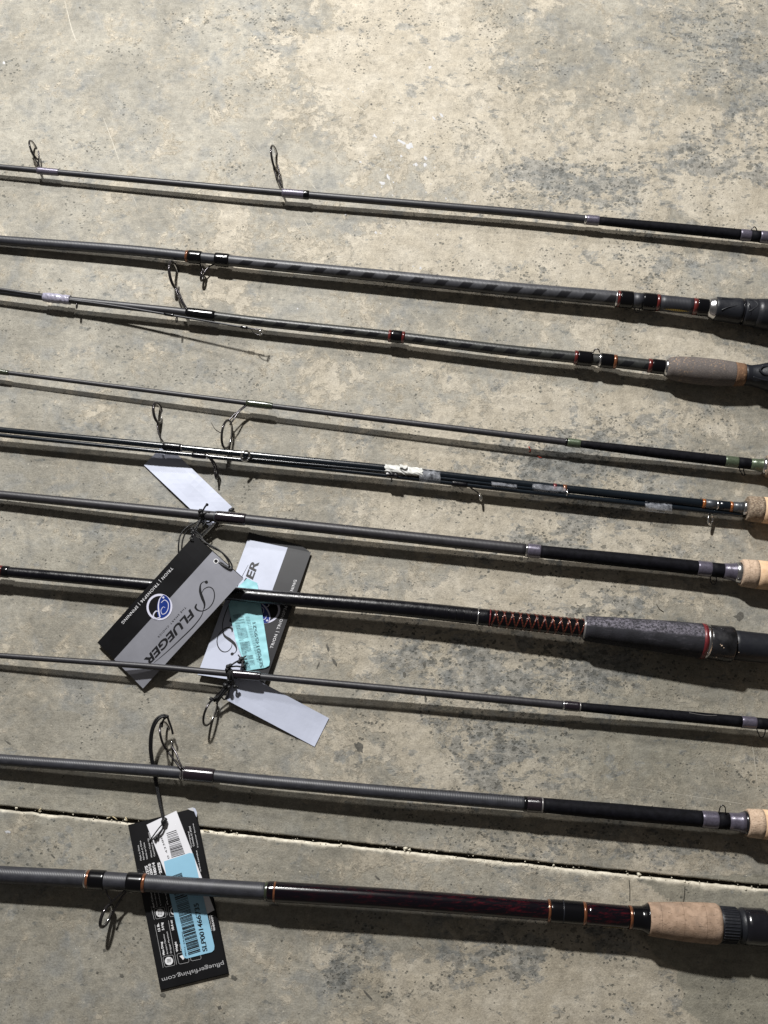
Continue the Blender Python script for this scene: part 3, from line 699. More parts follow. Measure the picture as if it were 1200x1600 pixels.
# ---- rod 2
r2 = Rod('thick grey rod with dark spiral pattern, red trim and a ribbed grey reel seat', [(-500, 330, 10), (0, 375.5, 14), (200, 390.5, 17), (400, 411.5, 20), (600, 431.5, 20), (800, 452, 20), (960, 466, 21), (1040, 474, 23), (1116, 482, 26), (1200, 491.5, 27), (1700, 540, 30)], G)
r2.seg('blank', -500, 340, [(-500, 5.5), (0, 7.4), (340, 8.4)], 'graphite')
r2.seg('blank', 340, 1112, [(340, 8.4), (800, 10.8), (960, 11.6), (1112, 12.2)], 'spiral_big')
r2.seg('trim_band', 290.5, 294.5, 9.2, 'copper'); r2.wrap('thread_wrap', 294.5, 315, 10.2, 'wrap_black'); r2.wrap('thread_wrap', 336, 358, 10.6, 'wrap_black')
r2.seg('trim_band', 961, 964, 13.0, 'silver'); r2.seg('trim_band', 964, 968, 13.2, 'red'); r2.wrap('thread_wrap', 968, 988, 13.6, 'wrap_black')
r2.seg('bare_section', 988, 1004, 12.2, 'graphite'); r2.wrap('thread_wrap', 1004, 1025, 13.6, 'wrap_black'); r2.seg('trim_band', 1025, 1030, 13.2, 'red')
r2.seg('bare_section', 1030, 1083, 12.6, 'graphite'); r2.seg('trim_band', 1082, 1089, 13.2, 'red'); r2.wrap('thread_wrap', 1088, 1107, 13.6, 'wrap_black')
r2.seg('winding_check', 1105, 1117, [(1105, 13), (1108, 15), (1112, 16.5), (1117, 18)], 'silver')
hood = r2.seg('reel_seat_hood', 1115, 1157, [(1115, 17.2), (1118, 18.6), (1135, 19), (1152, 20.4), (1157, 20.0)], 'seat_grey', step=3)
r2.seg('seat_groove', 1156, 1162, 18.5, 'seat_black'); r2.seg('lock_collar', 1160.5, 1179, [(1160.5, 20.4), (1163, 21.2), (1179, 21.8)], 'seat_grey')
r2.seg('rear_grip', 1179, 1700, [(1179, 22.3), (1195, 24), (1230, 26), (1640, 25), (1700, 20)], 'seat_grey')
# moulded relief on the hood and collar
def relief(rod, poly, r, mat, name='moulded_ridge', parent=None, wr=.8):
    """poly: [(x, phi_deg)] lines on the rod surface; phi 90 faces up, 0 faces image-down, 180 image-up"""
    ps = []
    for x, ph in poly:
        c = rod.pt(x); a = math.radians(ph)
        t = (rod.pt(x + 2) - rod.pt(x - 2)).normalized(); side = t.cross(Vector((0, 0, 1))).normalized(); up = side.cross(t)
        ps.append(c + (side * math.cos(a) + up * math.sin(a)) * r * K * sc(c))
    return M().tube(catmull(ps, 8), wr * K, 8).build(name, MT[mat], parent or rod.root)
relief(r2, [(1121, 118), (1135, 125), (1150, 118), (1153, 100), (1146, 88), (1132, 74), (1123, 58)], 19.2, 'seat_grey', parent=hood)
relief(r2, [(1164, 125), (1172, 120), (1177, 100), (1172, 82), (1164, 66)], 21.4, 'seat_grey')
relief(r2, [(1163, 20), (1168, 60), (1164, 98), (1163, 140)], 21.0, 'seat_black')
guide(r2, (312, 413, 16), (316, 431, 13), 7.5, (.97, .2, .25), 1.2, 1.8, legs=[[(312, 411, 12), (315, 419, 11), (320, 425, 12), (318, 431, 13)], [(334, 413, 13), (327, 417, 12), (320, 424, 12)]])
keeper(r2, [(990, 478, 14), (993, 487, 10), (997, 488, 9), (999, 484, 12), (999, 477, 16)])
# ---- rod 3
r3 = Rod('rod with brown speckled foam grip, red-edged wraps and a loose tip section taped on', [(-500, 388, 14), (0, 456, 19), (88, 466.5, 20), (293, 488.5, 21), (400, 502.5, 20), (600, 523.5, 21), (800, 548.5, 22), (900, 558.5, 22), (1000, 569.5, 24), (1050, 575.5, 26), (1100, 580.5, 27), (1150, 585, 27), (1200, 588.5, 27), (1700, 625, 28)], G)
r3.seg('blank', -500, 300, [(-500, 4), (0, 5), (300, 6.6)], 'graphite_fine')
r3.seg('blank', 300, 1040, [(300, 7.2), (600, 8), (900, 9.2), (1040, 10)], 'spiral_small')
t_ = r3.seg('tape_wrap', 68, 110, 7.2, 'tape_lav', step=3, jitter=.08)
r3.wrap('thread_wrap', 291, 336, 8.8, 'wrap_black', soft=10)
for a, b_, c_ in ((607, 611, 'red'), (611, 628, 'wrap_black'), (628, 632, 'red'), (897, 902, 'red'), (902, 925, 'wrap_black'), (937, 958, 'wrap_black'), (958, 963, 'copper'), (1012, 1018, 'red'), (1018, 1040, 'wrap_black')):
    rr = 9.6 if a < 700 else 11.2
    (r3.seg('trim_band', a, b_, rr, c_) if c_ in ('red', 'copper') else r3.wrap('thread_wrap', a, b_, rr + .4, c_))
r3.seg('trim_band', 935.5, 938, 11.5, 'silver')
r3.seg('winding_check', 1037, 1045, [(1037, 11), (1040, 13), (1045, 14.5)], 'silver')
r3.seg('fore_grip', 1041, 1146, [(1041, 13), (1046, 17), (1060, 19.5), (1085, 21), (1120, 21), (1146, 19)], 'foam_brown', step=4)
r3.seg('fore_grip_collar', 1146, 1162, [(1146, 19), (1162, 17.6)], 'foam_orange', step=4)
seat = r3.seg('trigger_reel_seat', 1161, 1700, [(1161, 17), (1172, 16), (1185, 18.5), (1205, 24), (1260, 26), (1700, 24)], 'seat_grey', step=5)
relief(r3, [(1180, 95), (1186, 112), (1196, 116), (1206, 112), (1212, 95), (1206, 78), (1196, 72), (1186, 78), (1180, 95)], 20, 'seat_grey', parent=seat, wr=1.6)
relief(r3, [(1171, 60), (1183, 52), (1200, 48), (1220, 50)], 20, 'seat_grey', parent=seat, wr=1.3)
guide(r3, (292, 483, 24), (272.5, 430, 15), 21, (.92, -.16, .33), 1.5, 2.3, legs=[[(292, 483, 28), (284, 473, 22), (277, 459, 17), (274.5, 450, 15)], [(293, 484, 27), (286, 472, 22), (281, 460, 18), (276, 450, 15)]])
keeper(r3, [(927, 551, 26), (930, 546, 28), (935, 546, 29), (937, 551, 27)])
tp = Rod('', [(-500, 384, 22), (0, 452, 24), (95, 467, 24), (180, 478, 26), (275, 493.5, 32), (385, 512.5, 38), (410, 516, 40)], root=r3.root)
ts = tp.seg('tip_section', -500, 402, [(-500, 3.2), (0, 2.8), (200, 2.0), (402, 1.3)], 'graphite_fine', seg=14)
tp.wrap('thread_wrap', 256, 272, 2.4, 'wrap_black', ts); tp.wrap('thread_wrap', 376, 387, 2.4, 'wrap_black', ts)
guide(tp, None, (276, 499, 30), 4.4, (.97, .1, .25), .8, .9, legs=[[(270, 492.5, 32), (275, 495, 31)], [(258, 490.5, 31), (268, 492, 31), (276, 495, 31)]], parent=ts, liner=False)
guide(tp, None, (408, 519.5, 39), 4.6, (.9, .3, .45), .8, 1.0, legs=[[(392, 513.5, 39), (399, 514.5, 40), (409, 514.5, 40)], [(392, 514, 39), (398, 521, 38), (408, 524.5, 38)]], parent=ts, ringmat='bright', liner=False)
guide(tp, None, (120, 478, 22), 4, (.95, .1, .2), .8, .9, legs=[[(112, 470, 23), (118, 473, 22)]], parent=ts, liner=False)
# ---- rod 4
r4 = Rod('slim dark rod with dark green thread bands and one large dangling ring', [(-500, 520, 14), (0, 581, 17), (400, 631.5, 21), (800, 680.5, 23), (890, 691.5, 22), (1100, 716.5, 20), (1190, 727, 20), (1700, 786, 22)], G)
r4.seg('blank', -500, 890, [(-500, 2.6), (0, 3.3), (400, 4.1), (890, 5.6)], 'graphite_warm')
r4.wrap('thread_wrap', -20, 14, 4.4, 'green_dark', soft=6); r4.wrap('thread_wrap', 385, 426, 5.8, 'green_dark', soft=9)
r4.wrap('trim_band', 883, 887, 6.6, 'wrap_black'); r4.wrap('thread_wrap', 886, 907, 6.9, 'green')
r4.seg('butt_wrap', 907, 1133, [(907, 6.0), (1030, 8.2), (1133, 8.6)], 'black_matte')
r4.wrap('thread_wrap', 1132, 1153, 9, 'green'); r4.seg('butt_wrap', 1153, 1172, 8.9, 'black_matte'); r4.seg('thread_wrap', 1172, 1191, [(1172, 9), (1185, 9.6), (1191, 11)], 'green')
r4.seg('winding_check', 1190, 1197, [(1190, 10.5), (1193, 12.5), (1197, 13.5)], 'silver')
r4.seg('rear_grip', 1195.5, 1700, [(1195.5, 15), (1199, 18), (1260, 21), (1700, 20)], 'cork_comp')
guide(r4, None, (354.5, 678.5, 21), 22, (.90, .10, .34), 1.2, 1.9, legs=[[(385, 632, 20), (375, 640, 19), (362, 652, 20), (357, 658, 21)], [(385, 634, 20), (374, 643, 20), (366, 654, 22), (359, 664, 22)]])
keeper(r4, [(1154, 728, 12), (1156, 734, 10), (1160, 742, 10), (1164, 742, 10), (1162, 735, 10), (1163, 729, 12)])
# ---- rod 5 bundle
r5 = Rod('glossy blue-black travel rod with its thin upper sections taped alongside and orange trim', [(-500, 622, 20), (0, 671.5, 22), (200, 691, 22), (400, 711.5, 23), (600, 731, 23), (800, 754.5, 22), (1000, 776.5, 21), (1160, 793.5, 22), (1700, 850, 22)], G)
r5.seg('blank', -500, 1100, [(-500, 4), (0, 4.6), (400, 5.2), (800, 6), (1100, 7.2)], 'blue_black')
r5.wrap('thread_wrap', 255, 283, 6.4, 'black_satin', soft=6); r5.seg('trim_band', 283, 285.5, 5.9, 'silver')
r5.seg('trim_band', 1096.5, 1101.5, 8, 'orange'); r5.seg('thread_wrap', 1101.5, 1119, 7.9, 'grey_thread'); r5.seg('trim_band', 1118.5, 1121.5, 8.2, 'silver'); r5.seg('thread_wrap', 1121, 1140, 8, 'blue_black')
r5.seg('trim_band', 1139.5, 1144, 8.3, 'orange'); r5.seg('thread_wrap', 1144, 1161, [(1144, 8.2), (1156, 8.6), (1161, 10)], 'grey_thread')
r5.seg('winding_check', 1160, 1168, [(1160, 9.8), (1162, 11.2), (1168, 11.6)], 'silver')
r5.seg('grip_ring', 1166.5, 1190, [(1166.5, 18), (1168.5, 19.6), (1190, 20.6)], 'cork_comp'); r5.seg('cork_grip', 1190, 1700, [(1190, 20.6), (1240, 21), (1700, 19)], 'cork')
r5b = Rod('', [(-500, 631, 22), (0, 680, 22), (200, 700.5, 22), (400, 721, 22), (600, 742.5, 22), (800, 766, 21), (1000, 787.5, 21), (1160, 803.5, 17)], root=r5.root)
low = r5b.seg('middle_section', -500, 1163, [(-500, 2.6), (400, 3.4), (800, 3.8), (1163, 5)], 'blue_black', seg=18)
r5b.wrap('thread_wrap', 300, 322, 4.6, 'black_satin', low, soft=5); r5b.seg('trim_band', 323, 325.5, 4.4, 'silver', low)
r5b.wrap('thread_wrap', 706, 730, 4.9, 'black_satin', low, soft=5)
r5c = Rod('', [(383, 716, 27), (600, 736.5, 26), (800, 760.5, 24), (885, 769.5, 23)], root=r5.root)
mid = r5c.seg('tip_section', 380, 887, [(380, 1.7), (887, 2.9)], 'blue_black', seg=14)
guide(r5, None, (246.5, 645, 13), 16, (.88, -.14, .38), 1.3, 2.2, legs=[[(255, 690, 27), (250, 683, 22), (246.5, 670, 16), (246, 661, 13)]])
guide(r5b, None, (337.5, 741, 14), 7.5, (.96, -.12, .2), 1.4, 1.5, legs=[[(326, 715, 22), (331, 721, 20), (335, 730, 17), (336, 737, 15)], [(329, 716, 22), (336, 724, 19), (340, 736, 15), (338, 748, 13)]], parent=low)
guide(r5c, None, (383.5, 712.5, 32), 8, (.55, .25, .8), 1.2, 1.7, legs=[[(394, 717, 29), (390, 715, 31)]], parent=mid, ringmat='bright')
guide(r5b, None, (751, 777, 14), 5.2, (.95, -.2, .25), 1.1, 1.4, legs=[[(732, 760, 22), (740, 765, 19), (747, 770, 16), (750, 774, 15)]], parent=low, ringmat='bright', liner=False)
guide(r5c, None, (887.5, 771, 22), 5, (.95, .1, .3), 1.0, 1.3, legs=[[(880, 769, 23), (885, 768, 24)]], parent=mid, ringmat='bright', liner=False)
guide(r5b, None, (1110, 812, 14), 7.6, (.9, .0, .42), 1.1, 1.7, legs=[[(1108, 799, 18), (1111, 804, 16)]], parent=low, ringmat='bright')
M().tube([P(612, 752, 12), P(612, 744, 18)], 1.2 * K, 6).build('guide_frame', MT['metal'], low)
def tape_patch(parent, name, x0, x1, w0, w1, lift, mat, rough_=1.2, path=None, nx=14, ny=7, seed=0):
    """strip of tape laid over the bundle: crumpled sheet between image offsets w0..w1 below the main section"""
    rd = random.Random(seed); vs = []; fs = []
    for i in range(nx + 1):
        x = x0 + (x1 - x0) * i / nx; c = (path or r5).at(x)
        for j in range(ny + 1):
            t = j / ny; off = w0 + (w1 - w0) * t
            ex = rd.uniform(-1, 1) * rough_ * .9 * (1 if i in (0, nx) else .4)
            z = c[2] + lift * math.sin(math.pi * min(1, max(0, t * .9 + .05))) ** .6 + rd.uniform(-1, 1) * rough_ * .6 + (-8 * (t - .75) if t > .75 else 0)
            vs.append(P(x + ex, c[1] + off + (x1 - x0) * .0 + rd.uniform(-1, 1) * rough_ * (.5 if j in (0, ny) else .15), z))
    W_ = ny + 1
    for i in range(nx):
        for j in range(ny): fs.append((i * W_ + j, i * W_ + j + 1, (i + 1) * W_ + j + 1, (i + 1) * W_ + j))
    o = mk(name, vs, fs, MT[mat], parent, rough_ < 1)
    s_ = o.modifiers.new('thickness', 'SOLIDIFY'); s_.thickness = .25 * K
    return o
tape_patch(r5.root, 'white_tape', 602, 660, -6.5, 8.5, 9, 'tape_white', 1.8, seed=3)
tape_patch(r5.root, 'white_tape', 624, 636, -8, 0, 13, 'tape_white', 1.8, nx=5, ny=4, seed=9)
tape_patch(r5.root, 'dark_tape', 604, 622, 3, 15, 7.5, 'black_satin', 1.0, nx=6, ny=4, seed=5)
tape_patch(r5.root, 'clear_tape', 655, 688, -6.5, 15, 8.4, 'clear_tape', .5, seed=1)
tape_patch(r5.root, 'clear_tape', 768, 808, 1, 10, 8.6, 'clear_tape', .5, seed=2)  # pale sheet added to stand in for the reflection along the thin section
tape_patch(r5.root, 'clear_tape', 832, 884, -5, 10, 8.6, 'clear_tape', .6, seed=4)
tape_patch(r5.root, 'clear_tape', 1008, 1050, 6, 21, 5.5, 'clear_tape', .6, seed=6)
r5.seg('printed_mark', 864, 869, 6.6, 'dark_red'); r5.seg('printed_mark', 879, 885, 6.7, 'copper')
# ---- rod 6
r6 = Rod('grey rod with purple-grey bands and clean tan cork, tag tied near its guide', [(-500, 728, 12), (0, 773, 16), (400, 813.5, 24), (800, 857, 23), (840, 861.5, 23), (1000, 877.5, 22), (1100, 888.5, 22), (1150, 894, 23), (1200, 899.5, 23), (1700, 950, 24)], G)
r6.seg('blank', -500, 822, [(-500, 5.5), (0, 6.8), (400, 8.3), (822, 9.8)], 'graphite_warm')
r6.wrap('thread_wrap', 337, 384, 9.8, 'purple_dark', soft=5); r6.seg('trim_band', 335.5, 337.5, 9.0, 'grey_thread')
r6.seg('trim_band', 821, 823.5, 10.6, 'silver'); r6.wrap('thread_wrap', 823.5, 844, 11, 'purple')
r6.seg('butt_wrap', 844, 1090, [(844, 10), (960, 11), (1090, 11.4)], 'black_matte')
r6.wrap('thread_wrap', 1089, 1111, 12, 'purple'); r6.seg('butt_wrap', 1111, 1130, 11.4, 'black_matte')
r6.seg('thread_wrap', 1130, 1149, [(1130, 12), (1142, 13), (1149, 15)], 'purple'); r6.seg('winding_check', 1148, 1158, [(1148, 14.4), (1150, 16), (1156, 17), (1158, 16.5)], 'silver')
r6.seg('grip_ring', 1157, 1181, [(1157, 20), (1160, 21.5), (1181, 22.5)], 'cork_pale'); r6.seg('cork_grip', 1181, 1700, [(1181, 22.5), (1300, 23), (1700, 20)], 'cork')
guide(r6, None, (306, 846, 12), 14, (.85, .1, .4), 1.6, 1.9, legs=[[(336, 817, 18), (331, 821, 17), (321, 829, 15), (312, 838, 13)], [(334, 820, 17), (326, 828, 15), (316, 838, 13)]], mat='bright')
keeper(r6, [(1110, 901, 14), (1110, 908, 12), (1113, 912.5, 11), (1117, 912.5, 11), (1119.5, 908, 12), (1119, 902, 14)])
# ---- rod 7
r7 = Rod('glossy black rod with red diamond thread pattern and dusty black foam grip', [(-500, 850, 20), (0, 892.5, 23), (240, 914.5, 25), (400, 931.5, 26), (600, 948, 28), (700, 958, 28), (765, 965.5, 29), (912, 981.5, 31), (1000, 990.5, 32), (1090, 1000.5, 33), (1143, 1007.5, 32), (1200, 1013.5, 32), (1700, 1066, 32)], G)
r7.seg('blank', -500, 768, [(-500, 6.5), (0, 8.2), (380, 10.8), (768, 13.2)], 'black_satin')
r7.wrap('thread_wrap', -8, 4, 9.6, 'red'); r7.wrap('thread_wrap', 4, 14, 9.6, 'wrap_black')
for x in (700, 712, 724, 735): r7.seg('trim_band', x, x + 1.1, 13.1, 'black_gloss')
r7.seg('trim_band', 745.5, 747.5, 13.9, 'silver'); r7.seg('trim_band', 764, 766, 13.8, 'dark_red')
r7.seg('patterned_wrap', 766, 915, [(766, 13.2), (915, 14.2)], 'wrap_black')
def helix(rod, x0, x1, turns, ph, r, wr, mat, hand):
    ps = []; n = int(26 * turns)
    for i in range(n + 1):
        t = i / n; x = x0 + (x1 - x0) * t; c = rod.pt(x); a = hand * 2 * math.pi * turns * t + ph
        tt = (rod.pt(x + 2) - rod.pt(x - 2)).normalized(); side = tt.cross(Vector((0, 0, 1))).normalized(); up = side.cross(tt)
        ps.append(c + (side * math.cos(a) + up * math.sin(a)) * (r + (.9 * t)) * K * sc(c))
    return M().tube(ps, wr * K, 6).build('diamond_thread', MT[mat], rod.root)
for st_ in (0, math.pi):
    for hd in (1, -1):
        helix(r7, 768, 913, 5.8, st_ + .4, 13.5, .55, 'red', hd); helix(r7, 768, 913, 5.8, st_ + .72, 13.6, .30, 'copper', hd)
r7.seg('winding_check', 910.5, 914, [(910.5, 16.5), (914, 18.8)], 'pale_trim')
r7.seg('fore_grip', 913, 1094, [(913, 18.4), (916, 19.8), (960, 22), (1040, 25.5), (1094, 27.3)], 'foam', step=5)
r7.seg('trim_band', 1093.5, 1100.5, 27.6, 'dark_red'); r7.seg('winding_check', 1100, 1105.5, 27.2, 'silver')
r7.seg('reel_seat_hood', 1105, 1143, [(1105, 26.2), (1108, 27.0), (1141, 28.4), (1143, 27.6)], 'seat_grime')
r7.seg('reel_seat', 1143, 1700, [(1143, 23), (1150, 23.4), (1700, 23)], 'seat_grey')
sc_ = M()
for (x, ph, s_) in ((1118, 72, 3.2), (1121, 66, 2), (1116, 76, 1.6), (1111, 25, 3.6), (1107, 20, 2), (1145.5, 52, 1.8), (1145, 88, 1.5)):
    c = r7.pt(x); a = math.radians(ph); side = Vector((.1, -1, 0)).normalized(); b0 = len(sc_.v)
    rr = 28.0 if x < 1143 else 24
    sc_.ball(c + (side * math.cos(a) + Vector((0, 0, 1)) * math.sin(a)) * (rr - .6) * K * sc(c), s_ * .5 * K, 8)
o = sc_.build('mud_speck', pm('dried_mud', (.42, .32, .24), .9, noise_s=900, noise_amt=.4), r7.root); o['kind'] = 'stuff'
# ---- rod 8
r8 = Rod('thin grey rod with plum wrap tied by black cord to two cards', [(-500, 985, 14), (0, 1024.5, 18), (240, 1041.5, 24), (400, 1056.5, 27), (600, 1075.5, 25), (800, 1094.5, 24), (890, 1103, 23), (1080, 1120.5, 22), (1200, 1131.5, 23), (1700, 1176, 24)], G)
r8.seg('blank', -500, 880, [(-500, 3.6), (0, 4.3), (400, 5.2), (880, 6.8)], 'graphite_warm')
r8.wrap('thread_wrap', 361, 407, 7.6, 'purple_dark', soft=8); r8.seg('trim_band', 879, 881.5, 7.6, 'silver'); r8.wrap('thread_wrap', 881.5, 905, 7.9, 'purple_dark'); r8.seg('trim_band', 905, 907, 7.6, 'pale_trim')
r8.seg('butt_wrap', 907, 1159, [(907, 7), (1060, 8.6), (1159, 9)], 'black_matte'); r8.wrap('thread_wrap', 1158, 1181, 9.6, 'purple'); r8.seg('butt_wrap', 1181, 1205, 9, 'black_matte'); r8.seg('thread_wrap', 1205, 1225, 10, 'purple')
r8.seg('cork_grip', 1225, 1700, [(1225, 17), (1240, 21), (1700, 20)], 'cork')
guide(r8, None, (328.5, 1113, 18), 21, (.87, .30, .38), 1.4, 1.8, legs=[[(362, 1064, 24), (352, 1073, 22), (341, 1084, 20), (333, 1093, 19)], [(366, 1066, 24), (355, 1078, 22), (345, 1090, 20), (338, 1100, 19)]], mat='metal', ringmat='metal')
keeper(r8, [(1182, 1138, 15), (1185, 1146, 12), (1188, 1152, 11), (1192, 1152, 11), (1195, 1146, 12), (1196, 1139, 15)])
relief(r8, [(1075, 128), (1090, 118), (1105, 116), (1118, 128)], 9.2, 'pale_trim', 'logo_stroke', wr=.5)
# ---- rod 9
r9 = Rod('thick grey rod just above the floor joint, black card corded to its ring', [(-500, 1150, 13), (0, 1187, 18), (287, 1207.5, 23), (400, 1219.5, 24), (600, 1237.5, 26), (800, 1254, 26), (1000, 1271.5, 26), (1160, 1285, 27), (1200, 1288.5, 27), (1700, 1332, 27)], G)
r9.seg('blank', -500, 822, [(-500, 7), (0, 8.6), (400, 9.6), (822, 11.2)], 'graphite_big')
r9.wrap('thread_wrap', 286, 335, 11.4, 'purple_dark', soft=7); r9.seg('trim_band', 283, 285, 10.3, 'silver'); r9.seg('trim_band', 287, 288.4, 11.2, 'silver')
r9.wrap('trim_band', 818, 823, 12, 'wrap_black'); r9.wrap('thread_wrap', 823, 846, 12.4, 'purple_dark'); r9.seg('trim_band', 845.5, 848, 12.2, 'pale_trim')
r9.seg('butt_wrap', 848, 1098, [(848, 11.4), (960, 12.6), (1098, 12.6)], 'black_matte'); r9.wrap('thread_wrap', 1096, 1121, 13.4, 'purple'); r9.seg('butt_wrap', 1121, 1139, 13, 'black_matte')
r9.seg('thread_wrap', 1138, 1162, [(1138, 13.2), (1154, 14), (1162, 17)], 'purple'); r9.seg('winding_check', 1161, 1168, [(1161, 16), (1164, 18), (1168, 17.6)], 'seat_black')
r9.seg('grip_ring', 1166, 1190, [(1166, 20), (1169, 21.6), (1190, 22.6)], 'cork_pale'); r9.seg('cork_grip', 1190, 1700, [(1190, 22.6), (1300, 23), (1700, 20)], 'cork')
guide(r9, None, (259.5, 1150, 17), 22.5, (.90, -.26, .36), 1.5, 1.8, legs=[[(283, 1202, 34), (274, 1190, 28), (264, 1177, 20), (256, 1166, 17)], [(286, 1201, 34), (280, 1190, 28), (275, 1177, 22), (268, 1166, 19)]], ringmat='metal')
keeper(r9, [(1123, 1271, 36), (1125, 1262, 39), (1129, 1258.5, 40), (1133, 1262, 39), (1134, 1272, 36)])
mk_ = M()
x = 602
while x < 838:
    wd = rnd.uniform(1.2, 4.5); c = []
    for xx, ph in ((x, 150), (x + wd, 150), (x + wd, 141), (x, 141)):
        q = r9.pt(xx); a = math.radians(ph); t = (r9.pt(xx + 2) - r9.pt(xx - 2)).normalized(); side = t.cross(Vector((0, 0, 1))).normalized(); up = side.cross(t)
        r_ = 9.6 + (xx - 400) / 422 * 1.6 + .25; c.append(q + (side * math.cos(a) + up * math.sin(a)) * r_ * K * sc(q))
    b0 = len(mk_.v); mk_.v += c; mk_.f.append((b0, b0 + 1, b0 + 2, b0 + 3)); mk_.uv.append(((0, 0),) * 4)
    x += wd + rnd.choice((.8, .8, 1, 3))
o = mk_.build('fine_print', MT['ink_black'], r9.root, False); o['kind'] = 'stuff'
# ---- rod 10
r10 = Rod('thickest bottom rod with maroon marbled butt, copper trim and worn cork grip', [(-500, 1336, 18), (0, 1366.5, 22), (140, 1373.5, 24), (300, 1385, 27), (416, 1392.5, 29), (600, 1403.5, 30), (800, 1418.5, 30), (900, 1426, 30), (1010, 1435.5, 31), (1066, 1440, 32), (1120, 1443.5, 33), (1200, 1449.5, 33), (1700, 1487, 32)], G)
r10.seg('blank', -500, 418, [(-500, 12), (0, 13), (418, 13.2)], 'graphite_big')
r10.seg('trim_band', 133.5, 136.5, 13.8, 'silver'); r10.seg('trim_band', 136.5, 141, 14.2, 'copper'); r10.wrap('thread_wrap', 140, 164, 15, 'wrap_black'); r10.wrap('thread_wrap', 199, 224, 15, 'wrap_black'); r10.seg('trim_band', 222.5, 228, 14.6, 'copper')
r10.wrap('trim_band', 414, 420, 14.6, 'green_dark'); r10.wrap('butt_section', 418, 862, 15.4, 'maroon', soft=8); r10.seg('trim_band', 428, 431, 15.7, 'copper')
r10.seg('trim_band', 855, 859, 17.2, 'copper'); r10.wrap('thread_wrap', 859, 912, 17.6, 'wrap_black', soft=6); r10.seg('trim_band', 878, 880, 18, 'seat_grey'); r10.seg('trim_band', 910, 914.5, 17.6, 'copper')
r10.seg('butt_section', 914, 984, 17.1, 'maroon'); r10.seg('trim_band', 982, 986.5, 17.9, 'copper'); r10.seg('thread_wrap', 986, 1013, [(986, 17.6), (1002, 18.4), (1008, 21), (1011, 23.5), (1013, 23)], 'wrap_black', step=2)
r10.seg('cork_grip', 1012, 1122, [(1012, 23.6), (1014, 25), (1060, 28.6), (1100, 30.5), (1118, 30.6), (1122, 28.5)], 'cork_used', step=4)
col_ = r10.seg('lock_collar', 1121.5, 1151, [(1121.5, 26.2), (1124, 27.2), (1149, 27.2), (1151, 26)], 'seat_grey')
for i in range(36):
    relief(r10, [(1125, i * 10), (1137, i * 10), (1148, i * 10)], 27.1, 'seat_grey', 'grip_rib', parent=col_, wr=1.0) if -10 <= ((i * 10 + 180) % 360 - 180) <= 190 else None
r10.seg('seat_groove', 1150, 1162, [(1150, 23), (1156, 25), (1158, 27), (1162, 27)], 'seat_grey'); r10.seg('reel_seat_hood', 1160, 1196, [(1160, 27.4), (1193, 28.4), (1196, 27)], 'seat_black')
r10.seg('reel_seat', 1196, 1700, [(1196, 25), (1260, 25), (1700, 25)], 'seat_grey')
guide(r10, None, (166, 1431, 22), 17, (.86, .30, .36), 1.5, 2.6, legs=[[(165, 1388, 24), (168, 1398, 22), (173, 1406, 22), (172, 1414, 22)], [(198, 1390, 26), (190, 1395, 26), (178, 1406, 26), (168, 1416, 25)], [(198, 1392, 22), (190, 1402, 20), (181, 1418, 19), (175, 1430, 20)]])
def emblem(rod, x0, x1, r, ph0, ph1):
    m = M()
    for i in range(14):
        x = x0 + (x1 - x0) * (i + .2) / 14; h_ = math.sin(math.pi * (i + .5) / 14)
        a0, a1 = ph0 + (ph1 - ph0) * (.5 - .4 * h_), ph0 + (ph1 - ph0) * (.5 + .4 * h_); c = []
        for xx, ph in ((x, a0), (x + (x1 - x0) / 22, a0), (x + (x1 - x0) / 22, a1), (x, a1)):
            q = rod.pt(xx); a = math.radians(ph); c.append(q + (Vector((-.1, -1, 0)).normalized() * math.cos(a) + Vector((0, 0, 1)) * math.sin(a)) * r * K * sc(q))
        b0 = len(m.v); m.v += c; m.f.append((b0, b0 + 1, b0 + 2, b0 + 3)); m.uv.append(((0, 0),) * 4)
    o = m.build('gold_print', MT['ink_gold'], rod.root, False); o['kind'] = 'stuff'
emblem(r10, 942, 976, 17.5, 8, 30); emblem(r2, 1036, 1076, 12.9, 8, 32)

